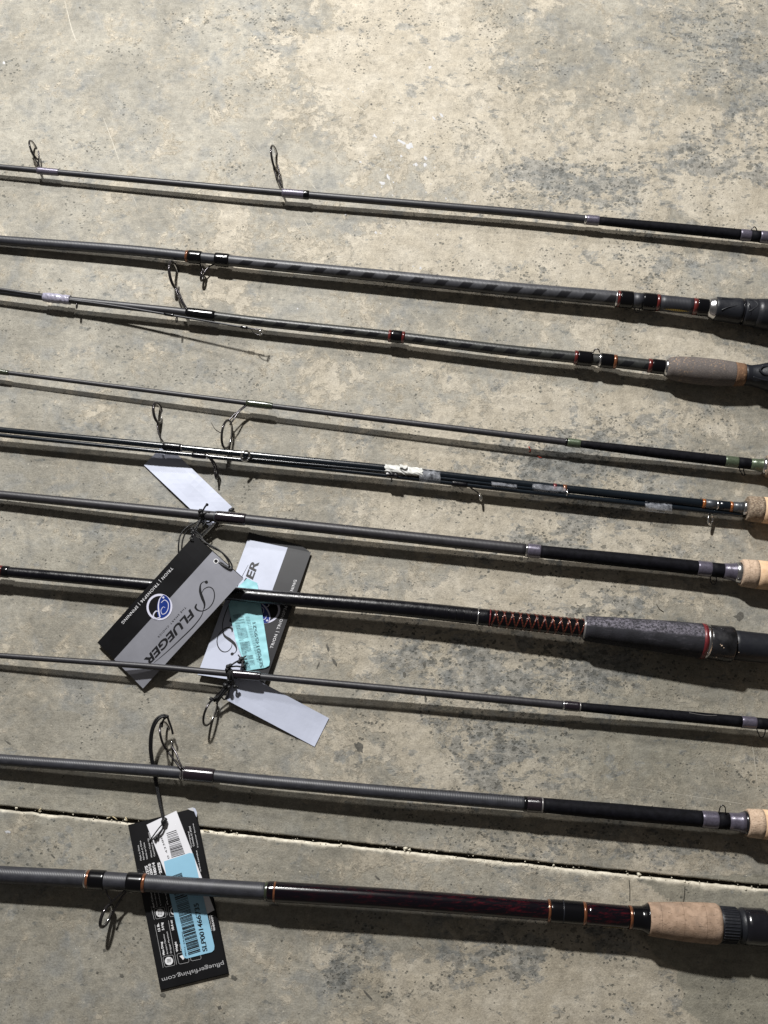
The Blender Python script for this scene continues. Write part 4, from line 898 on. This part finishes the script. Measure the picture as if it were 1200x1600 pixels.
# ---------------------------------------------------------------- cards
def quad_map(c00, c10, c11, c01):
    a, b_, c, d = [Vector((*p, 0)) for p in (c00, c10, c11, c01)]
    return lambda s, t: a * (1 - s) * (1 - t) + b_ * s * (1 - t) + c * s * t + d * (1 - s) * t
class Card:
    """corner order: start/dark side, end/dark side, end/pale side, start/pale side (image units); zf(s,t) height"""
    def __init__(s, corners, zf, L=226.0, W=103.0):
        s.q = quad_map(*corners); s.zf = zf; s.L = L; s.W = W
    def pt(s, a, b, off=0.0):
        u, v = a / s.L, b / s.W; p = s.q(u, v); return P(p.x, p.y, s.zf(u, v) + off)
    def sheet(s, name, a0, a1, b0, b1, off, th, mat, parent, n=16, m=6):
        vs = []; fs = []
        for k in (0, 1):
            for i in range(n + 1):
                for j in range(m + 1):
                    vs.append(s.pt(a0 + (a1 - a0) * i / n, b0 + (b1 - b0) * j / m, off - k * th))
        W_ = m + 1; B = (n + 1) * W_
        fl = 1 if (s.pt(1, 0) - s.pt(0, 0)).cross(s.pt(0, 1) - s.pt(0, 0)).z > 0 else -1
        def add(f): fs.append(f if fl > 0 else tuple(reversed(f)))
        for i in range(n):
            for j in range(m):
                q = (i * W_ + j, (i + 1) * W_ + j, (i + 1) * W_ + j + 1, i * W_ + j + 1); add(q); add(tuple(B + x for x in reversed(q)))
        for i in range(n):
            add((i * W_, B + i * W_, B + (i + 1) * W_, (i + 1) * W_)); add((i * W_ + m, (i + 1) * W_ + m, B + (i + 1) * W_ + m, B + i * W_ + m))
        for j in range(m):
            add((j, j + 1, B + j + 1, B + j)); add((n * W_ + j, B + n * W_ + j, B + n * W_ + j + 1, n * W_ + j + 1))
        return mk(name, vs, fs, MT[mat], parent)
    def poly(s, m, pts, off):      # flat polygon given in card coordinates, fan
        b0 = len(m.v)
        for a, b in pts: m.v.append(s.pt(a, b, off))
        f = tuple(range(b0, b0 + len(pts)))
        nz = (m.v[b0 + 1] - m.v[b0]).cross(m.v[b0 + 2] - m.v[b0]).z
        m.f.append(f if nz > 0 else tuple(reversed(f))); m.uv.append(((0, 0),) * len(pts))
    def stroke(s, m, pts, ws, off, n=8):
        ps = catmull([Vector((a, b, 0)) for a, b in pts], n); N_ = len(ps); b0 = len(m.v)
        for i, p in enumerate(ps):
            t = (ps[min(i + 1, N_ - 1)] - ps[max(i - 1, 0)]).normalized(); nn = Vector((-t.y, t.x, 0))
            k = i / (N_ - 1) * (len(ws) - 1); j = min(int(k), len(ws) - 2); w_ = ws[j] + (ws[j + 1] - ws[j]) * (k - j)
            for sg in (-1, 1):
                q = p + nn * w_ * .5 * sg; m.v.append(s.pt(q.x, q.y, off))
        for i in range(N_ - 1):
            f = (b0 + 2 * i, b0 + 2 * i + 1, b0 + 2 * i + 3, b0 + 2 * i + 2)
            m.f.append(f); m.uv.append(((0, 0),) * 4)
    def disc(s, m, a, b, r, off, r_in=0, n=28, a0=0, a1=2 * math.pi, sq=1.0):
        b0 = len(m.v)
        for k in range(n + 1):
            t = a0 + (a1 - a0) * k / n
            m.v.append(s.pt(a + r * math.cos(t), b + r * math.sin(t) * sq, off)); m.v.append(s.pt(a + r_in * math.cos(t), b + r_in * math.sin(t) * sq, off))
        for k in range(n): m.f.append((b0 + 2 * k, b0 + 2 * k + 2, b0 + 2 * k + 3, b0 + 2 * k + 1)); m.uv.append(((0, 0),) * 4)

def px_card(zf):       # a "card" whose coordinates are simply image units
    c = Card(((0, 0), (1, 0), (1, 1), (0, 1)), lambda u, v: 0); c.L = c.W = 1.0
    c.pt = lambda a, b, off=0.0: P(a, b, zf(a, b) + off)
    return c
_tc = {}
def text_geo(txt, bold=0.0, space=1.0):
    key = (txt, bold, space)
    if key not in _tc:
        cu = bpy.data.curves.new('lettering_source', 'FONT'); cu.body = txt; cu.size = 1.0; cu.offset = bold; cu.space_character = space; cu.resolution_u = 3
        ob = bpy.data.objects.new('lettering_source', cu); COL.objects.link(ob)
        bpy.context.view_layer.update()
        me = bpy.data.meshes.new_from_object(ob.evaluated_get(bpy.context.evaluated_depsgraph_get()))
        vs = [v.co.copy() for v in me.vertices]; fs = [tuple(p.vertices) for p in me.polygons]
        bpy.data.meshes.remove(me); bpy.data.objects.remove(ob); bpy.data.curves.remove(cu)
        _tc[key] = (vs, fs)
    return _tc[key]
def put_text(card, m, txt, org, d, length, height, off, bold=0.0, shear=0.0, up=None, space=1.0):
    """org: baseline start in card coords; d: reading direction; the string is fitted to length x cap height"""
    vs, fs = text_geo(txt, bold, space)
    x0 = min(v.x for v in vs); x1 = max(v.x for v in vs); sx = length / (x1 - x0); sy = height / .729
    d = Vector((*d, 0)).normalized(); u = Vector((*up, 0)).normalized() if up else Vector((d.y, -d.x, 0))
    b0 = len(m.v)
    for v in vs:
        p = Vector((*org, 0)) + d * ((v.x - x0) * sx + shear * v.y * sy) + u * v.y * sy
        m.v.append(card.pt(p.x, p.y, off))
    for f in fs: m.f.append(tuple(b0 + i for i in f)); m.uv.append(((0, 0),) * len(f))
def fix_up(m):       # every printed face looks up
    for i, f in enumerate(m.f):
        n = Vector((0, 0, 0)); c = [m.v[j] for j in f]
        for k in range(len(c)): n += c[k].cross(c[(k + 1) % len(c)])
        if n.z < 0: m.f[i] = tuple(reversed(f)); m.uv[i] = tuple(reversed(m.uv[i]))
    return m

T1 = ((303.6, 836), (152, 1004), (223.4, 1075.7), (380.5, 904.5))
_o = Vector((303.6, 836)); _dl = (Vector((152, 1004)) - _o); _dw = (Vector((380.5, 904.5)) - _o)
_det = _dl.x * _dw.y - _dl.y * _dw.x
def Z1(zx, zy):       # position on the first card given in the enlarged view -> card coordinates
    p = Vector((140 + zx / 4.615, 820 + zy / 4.615)) - _o
    return ((p.x * _dw.y - p.y * _dw.x) / _det * 226.0, (_dl.x * p.y - _dl.y * p.x) / _det * 103.0)

def printed_card(card, root, silver, dark, model, second=False):
    card.sheet('card_leaf', -1, 224, 1, 101.5, -3.2, .5, 'card_black', root)
    card.sheet('card_panel', 0, 226, 0, 38, 0, .6, dark, root); card.sheet('card_panel', 0, 226, 38, 103, 0, .6, silver, root)
    o = .25
    m = M(); a, b = Z1(592, 318); a2, b2 = Z1(240, 712)
    put_text(card, m, model, (a - 2, b - 2.6), (1, 0), a2 - a + 2, 4.6, o, .0, 0.0, up=(0, 1), space=1.15); fix_up(m).build('lettering', MT['ink_white'], root, False)
    m = M(); put_text(card, m, 'FLUEGER', (Z1(775, 640)[0], Z1(745, 655)[1] - 9.5), (1, 0), Z1(430, 985)[0] - Z1(775, 640)[0], 12.5, o, .03, -.30 + .6, up=(0, 1), space=.98); fix_up(m).build('lettering', MT['ink_black'], root, False)
    m = M(); a, b = Z1(700, 590); a2, b2 = Z1(500, 800)
    put_text(card, m, 'THE SMART CHOICE', (a, b - 1.5), (1, 0), a2 - a, 2.8, o, .0, 0, up=(0, 1), space=1.3); fix_up(m).build('lettering', MT['ink_grey' if second else 'ink_black'], root, False)
    # script initial and its long swash
    m = M()
    card.stroke(m, [Z1(*p) for p in ((845, 412), (822, 410), (803, 432), (802, 478), (818, 525), (834, 565), (834, 600))], (2.0, .9, 1.8, 4.0, 4.6, 3.2, 1.2), o)
    card.stroke(m, [Z1(*p) for p in ((808, 500), (828, 462), (865, 446), (895, 465), (905, 510), (893, 560), (862, 598), (822, 616), (790, 612), (770, 592), (778, 566))], (.5, .9, 1.2, 1.5, 1.5, 1.3, 1.1, 1.2, 2.2, 3.4, 1.2), o + .05)
    card.stroke(m, [Z1(*p) for p in ((832, 585), (815, 650), (760, 725), (680, 805), (580, 900), (480, 985))], (.8, 1.1, 1.4, 1.3, .9, .3), o + .1)
    card.disc(m, *Z1(845, 411), 2.4, o + .15)
    fix_up(m).build('script_initial', MT['ink_black'], root, False)
    # round emblem
    ea, eb = Z1(508, 590)
    m = M(); card.disc(m, ea, eb, 20.5, .5); e = fix_up(m).build('round_emblem', MT['ink_lavender'], root, False)
    m = M(); card.disc(m, ea, eb, 17.2, .65); fix_up(m).build('emblem_field', MT['card_black'], e, False)
    def E(zx, zy): return Z1(zx, zy)
    m = M(); rim = []
    for p in ((500, 660), (492, 620), (492, 575), (505, 530), (530, 505), (560, 515), (583, 548), (588, 590), (578, 630), (555, 655), (525, 668)): rim.append(E(*p))
    ps = catmull([Vector((*p, 0)) for p in rim + [rim[0]]], 5); b0 = len(m.v); c0 = sum(ps, Vector((0, 0, 0))) / len(ps); m.v.append(card.pt(c0.x, c0.y, .8))
    for p in ps: m.v.append(card.pt(p.x, p.y, .8))
    for i in range(len(ps) - 1): m.f.append((b0, b0 + 1 + i, b0 + 2 + i)); m.uv.append(((0, 0),) * 3)
    fix_up(m).build('emblem_field', MT['ink_blue'], e, False)
    m = M()
    card.stroke(m, [E(*p) for p in ((530, 505), (508, 535), (500, 580), (505, 625), (515, 662))], (.8, 1.4, 2.0, 2.2, 1.6), .95)
    card.stroke(m, [E(*p) for p in ((515, 662), (480, 672), (465, 650), (480, 622), (500, 620))], (1.2, 1.8, 1.9, 1.8, .8), 1.0)
    card.stroke(m, [E(*p) for p in ((520, 560), (545, 540), (570, 560), (572, 600), (555, 632), (530, 640), (520, 615), (535, 590), (550, 595))], (.8, 1.1, 1.1, 1.1, 1.1, 1.0, .9, .8, .4), 1.0)
    card.disc(m, *E(535, 522), 1.6, 1.05)
    fix_up(m).build('emblem_stroke', MT['ink_lavender'], e, False)

def cord_tube(parent, pts, r=1.25, name='cord'):
    return M().tube(catmull([P(*p) for p in pts], 7), r * K, 8).build(name, MT['cord'], parent)
def knot(parent, spots):
    for x, y, z, r in spots: M().ball(P(x, y, z), r * K, 10).build('cord_knot', MT['cord'], parent)
def eyelet(card, root, a, b, r):
    m = M(); card.disc(m, a, b, r, .35, r_in=0); h = fix_up(m).build('punched_hole', MT['ink_black'], root, False)
    m = M(); card.disc(m, a, b, r + .8, .45, r_in=r - .4); fix_up(m).build('hole_rim', MT['ink_white'], h, False)

# first printed card (over the black rod)
t1 = thing('hang_tag', 'silver and black folded card with round blue emblem, resting on the black rod', 'hang tag', P(260, 950, 0), 'printed hang tags')
c1 = Card(T1, lambda u, v: 54 - 46 * u + 4.5 * math.sin(math.pi * u) - 2 * (v - .5) + 1.2 * noise.noise(Vector((u * 2.5, v * 1.5, 3))))
printed_card(c1, t1, 'card_silver', 'card_black', 'TRION | TRIONSP36 | SPINNING')
ha, hb = Z1(912, 262); eyelet(c1, t1, ha, hb, 3.2)
knot(t1, [(314.5, 804, 31, 4.6), (313, 799, 33, 4.2), (315, 809, 27, 4.6), (312, 815, 24, 3.4), (302, 831, 40, 4), (300, 827, 38, 3.6), (299, 833, 42, 2.5)])
M().torus(P(314, 806.5, 19.8), Vector((1, -.1, 0)), 9.4 * K, 2.2 * K, 30, 8).build('cord_loop', MT['cord'], t1)
cord_tube(t1, [(315, 802, 33), (318, 796, 36), (321, 791, 38), (323.5, 789, 40)], 1.4); knot(t1, [(323.5, 788.5, 40, 2.4)])
cord_tube(t1, [(313, 812, 28), (309, 820, 33), (304, 827, 38)], 1.8)
cord_tube(t1, [(314, 812, 27), (307, 816, 28), (292, 824, 28), (282, 836, 28), (279, 850, 28), (279, 864, 24)])
cord_tube(t1, [(302, 824, 36), (292, 830, 32), (286, 842, 30), (284, 856, 28), (285, 864, 22)])
cord_tube(t1, [(303, 831, 40), (299, 838, 50), (297, 842, 56), (302, 842, 58)], 1.0)
cord_tube(t1, [(306, 829, 40), (316, 812, 24), (322, 815, 30), (317, 822, 30)], 1.0)
cord_tube(t1, [(303, 828, 38), (312, 836, 50), (322, 848, 57), (340, 858, 60), (355, 871, 58), (362.5, 884, 55), (360, 889, 55), (350, 884, 55), (341, 878.5, 52.5), (338, 876.5, 51)])
cord_tube(t1, [(301, 830, 38), (314, 842, 54), (330, 855, 58), (346, 863, 58), (357, 878, 56), (357, 886, 54), (346, 879, 53), (339, 875.5, 51)], 1.1)

# second printed card (under the black rod)
t2 = thing('hang_tag', 'white and charcoal folded card under the black rod with a torn cyan barcode sticker', 'hang tag', P(395, 955, 0), 'printed hang tags')
c2 = Card(((413, 1070), (486, 863), (387, 843), (308.5, 1054)), lambda u, v: 12 - 7 * u + 1.5 * math.sin(math.pi * u) - 1.5 * v)
printed_card(c2, t2, 'card_white', 'card_dark', 'TRION | TRIONSP36 | SPINNING', True)
lf = px_card(lambda x, y: 2.6 + (y - 840) * .0)
m = M(); lf.poly(m, [(389, 831.5), (470, 852), (484, 862), (452, 900), (375, 880)], 0); fix_up(m).build('card_leaf', MT['card_dark'], t2, False)
def s2z(x, y): 
    u = ((x - 413) * 73 + (y - 1070) * -207) / (73 ** 2 + 207 ** 2)
    return 12 - 7 * u + 1.5 * math.sin(math.pi * min(max(u, 0), 1)) - .3 + 1.2
k2 = px_card(lambda x, y: s2z(x, y))
def grid_poly(card, poly, off, mat, parent, name, wob=0.0, step=4.0):
    """filled polygon as a fine sheet following the card surface"""
    bm = bmesh.new(); vs = [bm.verts.new((p[0], p[1], 0)) for p in poly]; bm.faces.new(vs)
    xs_ = [p[0] for p in poly]; ys_ = [p[1] for p in poly]
    x = min(xs_) + step
    while x < max(xs_):
        bmesh.ops.bisect_plane(bm, geom=bm.verts[:] + bm.edges[:] + bm.faces[:], plane_co=(x, 0, 0), plane_no=(1, 0, 0)); x += step
    y = min(ys_) + step
    while y < max(ys_):
        bmesh.ops.bisect_plane(bm, geom=bm.verts[:] + bm.edges[:] + bm.faces[:], plane_co=(0, y, 0), plane_no=(0, 1, 0)); y += step
    bm.verts.index_update()
    vv = [card.pt(v.co.x, v.co.y, off + wob * (noise.noise(Vector((v.co.x / 9, v.co.y / 9, 4))) + .6 * noise.noise(Vector((v.co.x / 4, v.co.y / 22, 1))))) for v in bm.verts]
    m = M(); m.v = vv; m.f = [tuple(v.index for v in f.verts) for f in bm.faces]; m.uv = [((0, 0),) * len(f) for f in m.f]; bm.free()
    return fix_up(m).build(name, MT[mat], parent, wob > 0)
st2 = grid_poly(k2, [(386, 904), (402, 911), (410, 960), (421.5, 1034), (420.5, 1040), (414, 1043.5), (384, 1048), (379, 1030), (368, 1000), (360, 962), (357, 945), (372, 917)], .8, 'sticker_cyan', t2, 'barcode_sticker', 1.1, 3.0)
m = M()
for i in range(44):
    t = i / 43; y = 961 + t * 83; xa = 364 + t * 20; wd = 15.5 if i % 11 < 8 else 7
    if rnd.random() < .84:
        k2.poly(m, [(xa, y), (xa + wd, y - 1.4), (xa + wd, y - 1.4 + rnd.choice((.5, .7, .9))), (xa, y + .7)], 2.2)
for i in range(20):
    y = 964 + i * 3.6; xa = 383.5 + i * .95
    k2.poly(m, [(xa, y), (xa + 6, y - .6), (xa + 6, y + .1), (xa, y + .7)], 2.2)
o = fix_up(m).build('barcode', MT['ink_faded'], st2, False); o['kind'] = 'stuff'
m = M(); put_text(k2, m, 'SLP001459521', (411.5, 1041.5), (-.175, -.985), 71, 5.6, 2.3); fix_up(m).build('lettering', MT['ink_faded'], st2, False)

# small blank white cards
t3 = thing('hang_tag', 'blank white card lying half in shadow between the taped rod bundle and the grey rod', 'hang tag', P(295, 760, 0), 'blank white tags')
c3 = Card(((225, 726.7), (330, 826), (362.5, 792), (258, 692)), lambda u, v: 3.5 + 4 * math.sin(math.pi * u) * .5 + 1.6 * noise.noise(Vector((u * 3, v * 1.3, 7))) + 3 * max(0, .12 - u) / .12 * max(0, v - .5), 140, 47)
c3.sheet('card_sheet', 0, 140, 0, 47, 0, .7, 'card_white', t3, 14, 5)
knot(t3, [(361, 797.5, 6, 4), (364, 795.5, 5, 2.6)])
cord_tube(t3, [(361, 797, 6), (350, 806, 8), (336, 812, 8), (320, 818, 12), (314, 815, 22)])
t4 = thing('hang_tag', 'blank white card lower down, one end lifted under the thin rod and tilted right', 'hang tag', P(430, 1110, 0), 'blank white tags')
c4 = Card(((350.8, 1092), (491.5, 1166.7), (514, 1122), (373, 1047)), lambda u, v: 1.2 + 15 * (1 - u) ** 1.35 + (2.5 * math.sin(math.pi * u) * v) + 1.5 * noise.noise(Vector((u * 3, v * 1.4, 1))), 160, 50)
c4.sheet('card_sheet', 0, 160, 0, 50, 0, .7, 'card_white', t4, 20, 6)
# cord tying both of them to the thin rod
tc = thing('tag_cord', 'knotted black elastic cord tied round the thin rod at its plum wrap', 'cord', P(365, 1055, 0))
knot(tc, [(357, 1042, 33, 4.6), (355, 1046, 33, 3.6), (360, 1040, 34, 3.4), (377, 1030, 22, 4.4), (374, 1034, 24, 3.6), (380, 1034, 22, 3.4), (380, 1041, 24, 3.6), (357, 1064, 30, 3.6), (352, 1071, 28, 4), (358, 1074, 28, 3.6), (367, 1073, 26, 3.2), (371, 1073.5, 24, 2.4), (330, 1092, 22, 3.2), (337, 1090, 22, 2.6)])
M().torus(P(358, 1053, 25.5), Vector((1, -.1, 0)), 7.6 * K, 2.0 * K, 28, 8).build('cord_loop', MT['cord'], tc)
M().torus(P(361.5, 1053.5, 25.5), Vector((1, .08, 0)), 7.4 * K, 1.7 * K, 28, 8).build('cord_loop', MT['cord'], tc)
for pts, r_ in (([(358, 1042, 34), (366, 1036, 30), (375, 1031, 24), (384, 1025, 22)], 1.4), ([(360, 1042, 34), (370, 1041, 30), (380, 1042, 26), (378, 1034, 24)], 1.3), ([(377, 1030, 22), (372, 1023, 22)], 1.0), ([(378, 1030, 22), (386, 1030, 20)], 1.0),
                ([(358, 1048, 34), (359, 1058, 33), (356, 1068, 29), (354, 1073, 28)], 1.8), ([(362, 1047, 34), (364, 1060, 32), (366, 1070, 27), (371, 1074, 25)], 1.4), ([(354, 1070, 28), (348, 1080, 25), (340, 1090, 22), (331, 1093, 22)], 2.0), ([(356, 1073, 27), (349, 1084, 24), (341, 1092, 21), (334, 1096, 20)], 1.5),
                ([(352, 1068, 28), (349, 1069, 28)], 1.4), ([(344, 1085, 22), (350, 1093, 16), (356, 1089, 17), (358, 1078, 24)], 1.1)):
    cord_tube(tc, pts, r_)

# black back-printed card at the bottom
t5 = thing('hang_tag', 'black back-printed card with white and light blue barcode stickers under the bottom rod', 'hang tag', P(277, 1405, 0), 'printed hang tags')
c5 = Card(((200, 1289), (250.7, 1546.7), (355.7, 1520.5), (303.5, 1262.5)), lambda u, v: 3.6 + 1.5 * math.sin(math.pi * u) + 1.2 * v, 262, 106)
c5.sheet('card_leaf', 1.5, 263, 2, 108, -2.2, .5, 'card_black', t5); c5.sheet('card_panel', 0, 262, 0, 106, 0, .7, 'card_black', t5)
k5 = px_card(lambda x, y: 3.6 + 1.5 * math.sin(math.pi * min(max((y - 1275) / 262, 0), 1)) + 1.2 * min(max((x - 200 - (y - 1289) * .197) / 104, 0), 1))
m = M(); k5.poly(m, [(293, 1263.5), (301, 1261.5), (304.5, 1263.5), (308, 1276), (303.5, 1268), (296, 1265.5)], 1.0); fix_up(m).build('frayed_corner', MT['card_edge'], t5, False)
m = M(); k5.poly(m, [(301, 1262), (305, 1263), (308, 1270), (307, 1277)], 1.4); fix_up(m).build('frayed_corner', MT['card_white'], t5, False)
sw = grid_poly(k5, [(229, 1288.7), (275.5, 1266.8), (335, 1422), (290, 1446)], .5, 'sticker_white', t5, 'barcode_sticker', 0, 12)
sb = grid_poly(k5, [(256, 1346), (295.8, 1332.8), (301.5, 1333.5), (304, 1342), (335, 1478), (334.5, 1484), (331, 1487.5), (292, 1497.7), (288, 1496.5), (286, 1493.5), (265, 1399)], .9, 'sticker_blue', t5, 'barcode_sticker', .25, 8)
m = M(); rb = random.Random(5)
i_ = 0.0
while i_ < 1:      # barcode on the white sticker
    a = Vector((260, 1302)).lerp(Vector((268, 1340)), i_); b_ = Vector((275.5, 1296.5)).lerp(Vector((289, 1334)), i_); t_w = rb.choice((.5, .5, .9, 1.4))
    k5.poly(m, [(a.x, a.y), (b_.x, b_.y), (b_.x + .3 * t_w, b_.y + t_w), (a.x + .3 * t_w, a.y + t_w)], .8); i_ += (t_w + rb.choice((.9, 1.2, 1.8))) / 38
o = fix_up(m).build('barcode', MT['ink_black'], sw, False); o['kind'] = 'stuff'
m = M(); put_text(k5, m, '0 43388', (265, 1341), (-.33, -.94), 37, 3.0, .8); fix_up(m).build('lettering', MT['ink_black'], sw, False)
m = M(); i_ = 0.0
while i_ < 1:      # barcode on the blue sticker
    a = Vector((265.5, 1370)).lerp(Vector((294.5, 1493)), i_); b_ = Vector((284, 1363.5)).lerp(Vector((313.5, 1487)), i_); t_w = rb.choice((.6, .6, 1.0, 1.9))
    k5.poly(m, [(a.x, a.y), (b_.x, b_.y), (b_.x + .2 * t_w, b_.y + t_w), (a.x + .2 * t_w, a.y + t_w)], 1.4); i_ += (t_w + rb.choice((.8, 1.0, 1.6))) / 124
o = fix_up(m).build('barcode', MT['ink_black'], sb, False); o['kind'] = 'stuff'
m = M(); put_text(k5, m, 'SLP001466735', (324, 1485.5), (-.19, -.98), 76, 7.6, 1.5, .012)
put_text(k5, m, 'PRD1Z : EAU6PVS', (291.5, 1493), (-.15, -.99), 38, 2.3, 1.5); fix_up(m).build('lettering', MT['ink_black'], sb, False)
m = M()
def wt(txt, o_, d_, l_, h_, b_=0.0): put_text(k5, m, txt, o_, d_, l_, h_, .45, b_)
up_ = (-.2, -.98)
wt('Made in China', (221.5, 1344), up_, 24, 2.4); wt('Fabriqué en Chine', (226, 1343), up_, 30, 2.4); wt('Hecho en China', (231, 1342), up_, 26, 2.4)
wt('Mono Capacity', (238, 1339), up_, 30, 2.2); wt('Capacidad de la linea', (242.5, 1338), up_, 36, 2.2); wt('Capacité', (236, 1314), up_, 14, 2.2)
wt('2/275', (233.5, 1369), up_, 17, 4.2, .04); wt('220/10', (239, 1368), up_, 19, 4.2, .04); wt('180/14', (245, 1366), up_, 19, 4.2, .04); wt('2SZS', (253, 1364), up_, 17, 4.2, .04)
wt('Bail Colour', (241.5, 1418), up_, 26, 2.4, .02); wt('Color del aro', (246.5, 1417), up_, 24, 2.0); wt('Couleur', (252, 1415), up_, 22, 2.0); wt('Reel', (263, 1413), up_, 22, 2.2)
wt('12 lb.', (250.5, 1455), up_, 13, 3.4, .04); wt('5.4 kg', (256.5, 1453), up_, 12, 3.4, .04); wt('10.4 oz', (272, 1453), up_, 16, 3.4, .04)
wt('Max Drag', (257.5, 1492), up_, 21, 3.2, .04); wt('Arrastre Maximo', (263, 1491), up_, 32, 2.4); wt('Dragage Maximum', (268.5, 1489), up_, 34, 2.4); wt('Weight', (278.5, 1487), up_, 16, 3.2, .04); wt('Peso', (284, 1485), up_, 10, 2.2)
wt('Company', (300, 1324), up_, 26, 2.2); wt('Columbia SC 29203', (304, 1322), up_, 32, 2.6); wt('Customer Service', (310, 1324), up_, 38, 1.8); wt('www.service', (314.5, 1362), up_, 34, 2.4); wt('warranty terms', (318, 1395), up_, 30, 1.8)
wt('WARRANTY', (336.5, 1454), (-.19, -.98), 25, 3.0, .03); wt('Garantia', (332, 1454), (-.19, -.98), 24, 1.8)
# rounded boxes round the icons and dividing rules
def rbox(cx, cy, hw, r=2.5, lw=.5):
    ax = Vector((.2, .98)); ay = Vector((.98, -.2)); pts = []
    for sx, sy, a0 in ((1, 1, 0), (-1, 1, 90), (-1, -1, 180), (1, -1, 270)):
        for k in range(4):
            a = math.radians(a0 + k * 30); q = Vector((cx, cy)) + ax * (sx * (hw - r) + r * math.cos(a)) + ay * (sy * (hw - r) + r * math.sin(a)); pts.append((q.x, q.y))
    pts.append(pts[0]); k5.stroke(m, pts, (lw, lw), .45, 1)
m_white = m; m = M()
for cx, cy in ((250, 1426.5), (264, 1501.5), (272, 1423), (286, 1497), (305, 1492)): rbox(cx, cy, 8.2)
for (x0, y0, x1, y1) in ((236, 1416, 241, 1437), (242, 1445, 255, 1512), (258.5, 1412, 261.5, 1430), (263, 1438, 276, 1507), (226, 1353.5, 229, 1365), (247.5, 1347, 251, 1367)):
    k5.stroke(m, [(x0, y0), ((x0 + x1) / 2, (y0 + y1) / 2), (x1, y1)], (.5, .5), .45, 2)
fix_up(m).build('printed_rule', MT['ink_grey'], t5, False)
m = m_white
fix_up(m).build('lettering', MT['ink_white'], t5, False)
for cx, cy in ((250, 1426.5), (264, 1501.5)):
    m = M(); k5.disc(m, cx, cy, 6.4, .5, r_in=4.6); k5.disc(m, cx, cy, 4.7, .42)
    ic = fix_up(m).build('printed_icon', MT['ink_white'], t5, False)
    m = M()
    if cy < 1450:
        for i in range(3):
            for j in range(3): k5.disc(m, cx + (i - 1) * 2.6, cy + (j - 1) * 2.6, .75, .6, n=8)
    else:
        for j in (-1, 0, 1): k5.poly(m, [(cx - 3.2, cy + j * 2.0 - .5), (cx + 3.2, cy + j * 2.0 - 1.5), (cx + 3.2, cy + j * 2.0 - .8), (cx - 3.2, cy + j * 2.0 + .2)], .6)
    fix_up(m).build('icon_detail', MT['card_black'], ic, False)
m = M(); k5.disc(m, 272, 1423, 6.2, .5, r_in=4.6); k5.poly(m, [(280.5, 1494), (285, 1492), (289, 1496), (286, 1500), (283.5, 1497)], .5); k5.disc(m, 306, 1489, 5, .5)
fix_up(m).build('printed_icon', MT['ink_white'], t5, False)
m = M(); put_text(k5, m, 'pfluegerfishing.com', (349, 1502.5), (-.965, .262), 100, 7.0, .45, .0, up=(.262, .965)); fix_up(m).build('lettering', MT['ink_grey'], t5, False)
# its cord over the bottom card, through the ring of the rod above
for d in (0, 2.6):
    cord_tube(t5, [(261 - d * .3, 1119 + d * .7, 34), (254 - d * .2, 1117.5 + d, 36), (243 + d * .8, 1125 + d, 36), (236 + d, 1143, 32), (234 + d, 1167, 24), (236 + d, 1187, 16), (239 + d, 1200, 12), (242 + d, 1218, 11), (247 + d * .8, 1245, 10), (252 + d * .5, 1268, 10), (256, 1283, 10)], 1.9)
cord_tube(t5, [(261, 1118, 34), (264, 1127, 30), (268, 1138, 26), (270, 1147, 22)], 1.7)
cord_tube(t5, [(258, 1121, 33), (254.5, 1127, 28), (253, 1136, 22)], 1.6)
knot(t5, [(261, 1119.5, 34, 3), (257, 1122, 32, 2.6), (256, 1284, 10, 5.2), (257.5, 1281, 11, 3.8), (242.5, 1311, 8, 2.8), (246, 1308.5, 8, 2.6)])
cord_tube(t5, [(255, 1286, 10), (246, 1297, 10), (236, 1311, 7), (233, 1316, 4.6)], 1.0); cord_tube(t5, [(257, 1287, 10), (253, 1297, 10), (247, 1306, 8), (242, 1311, 8)], 1.5)
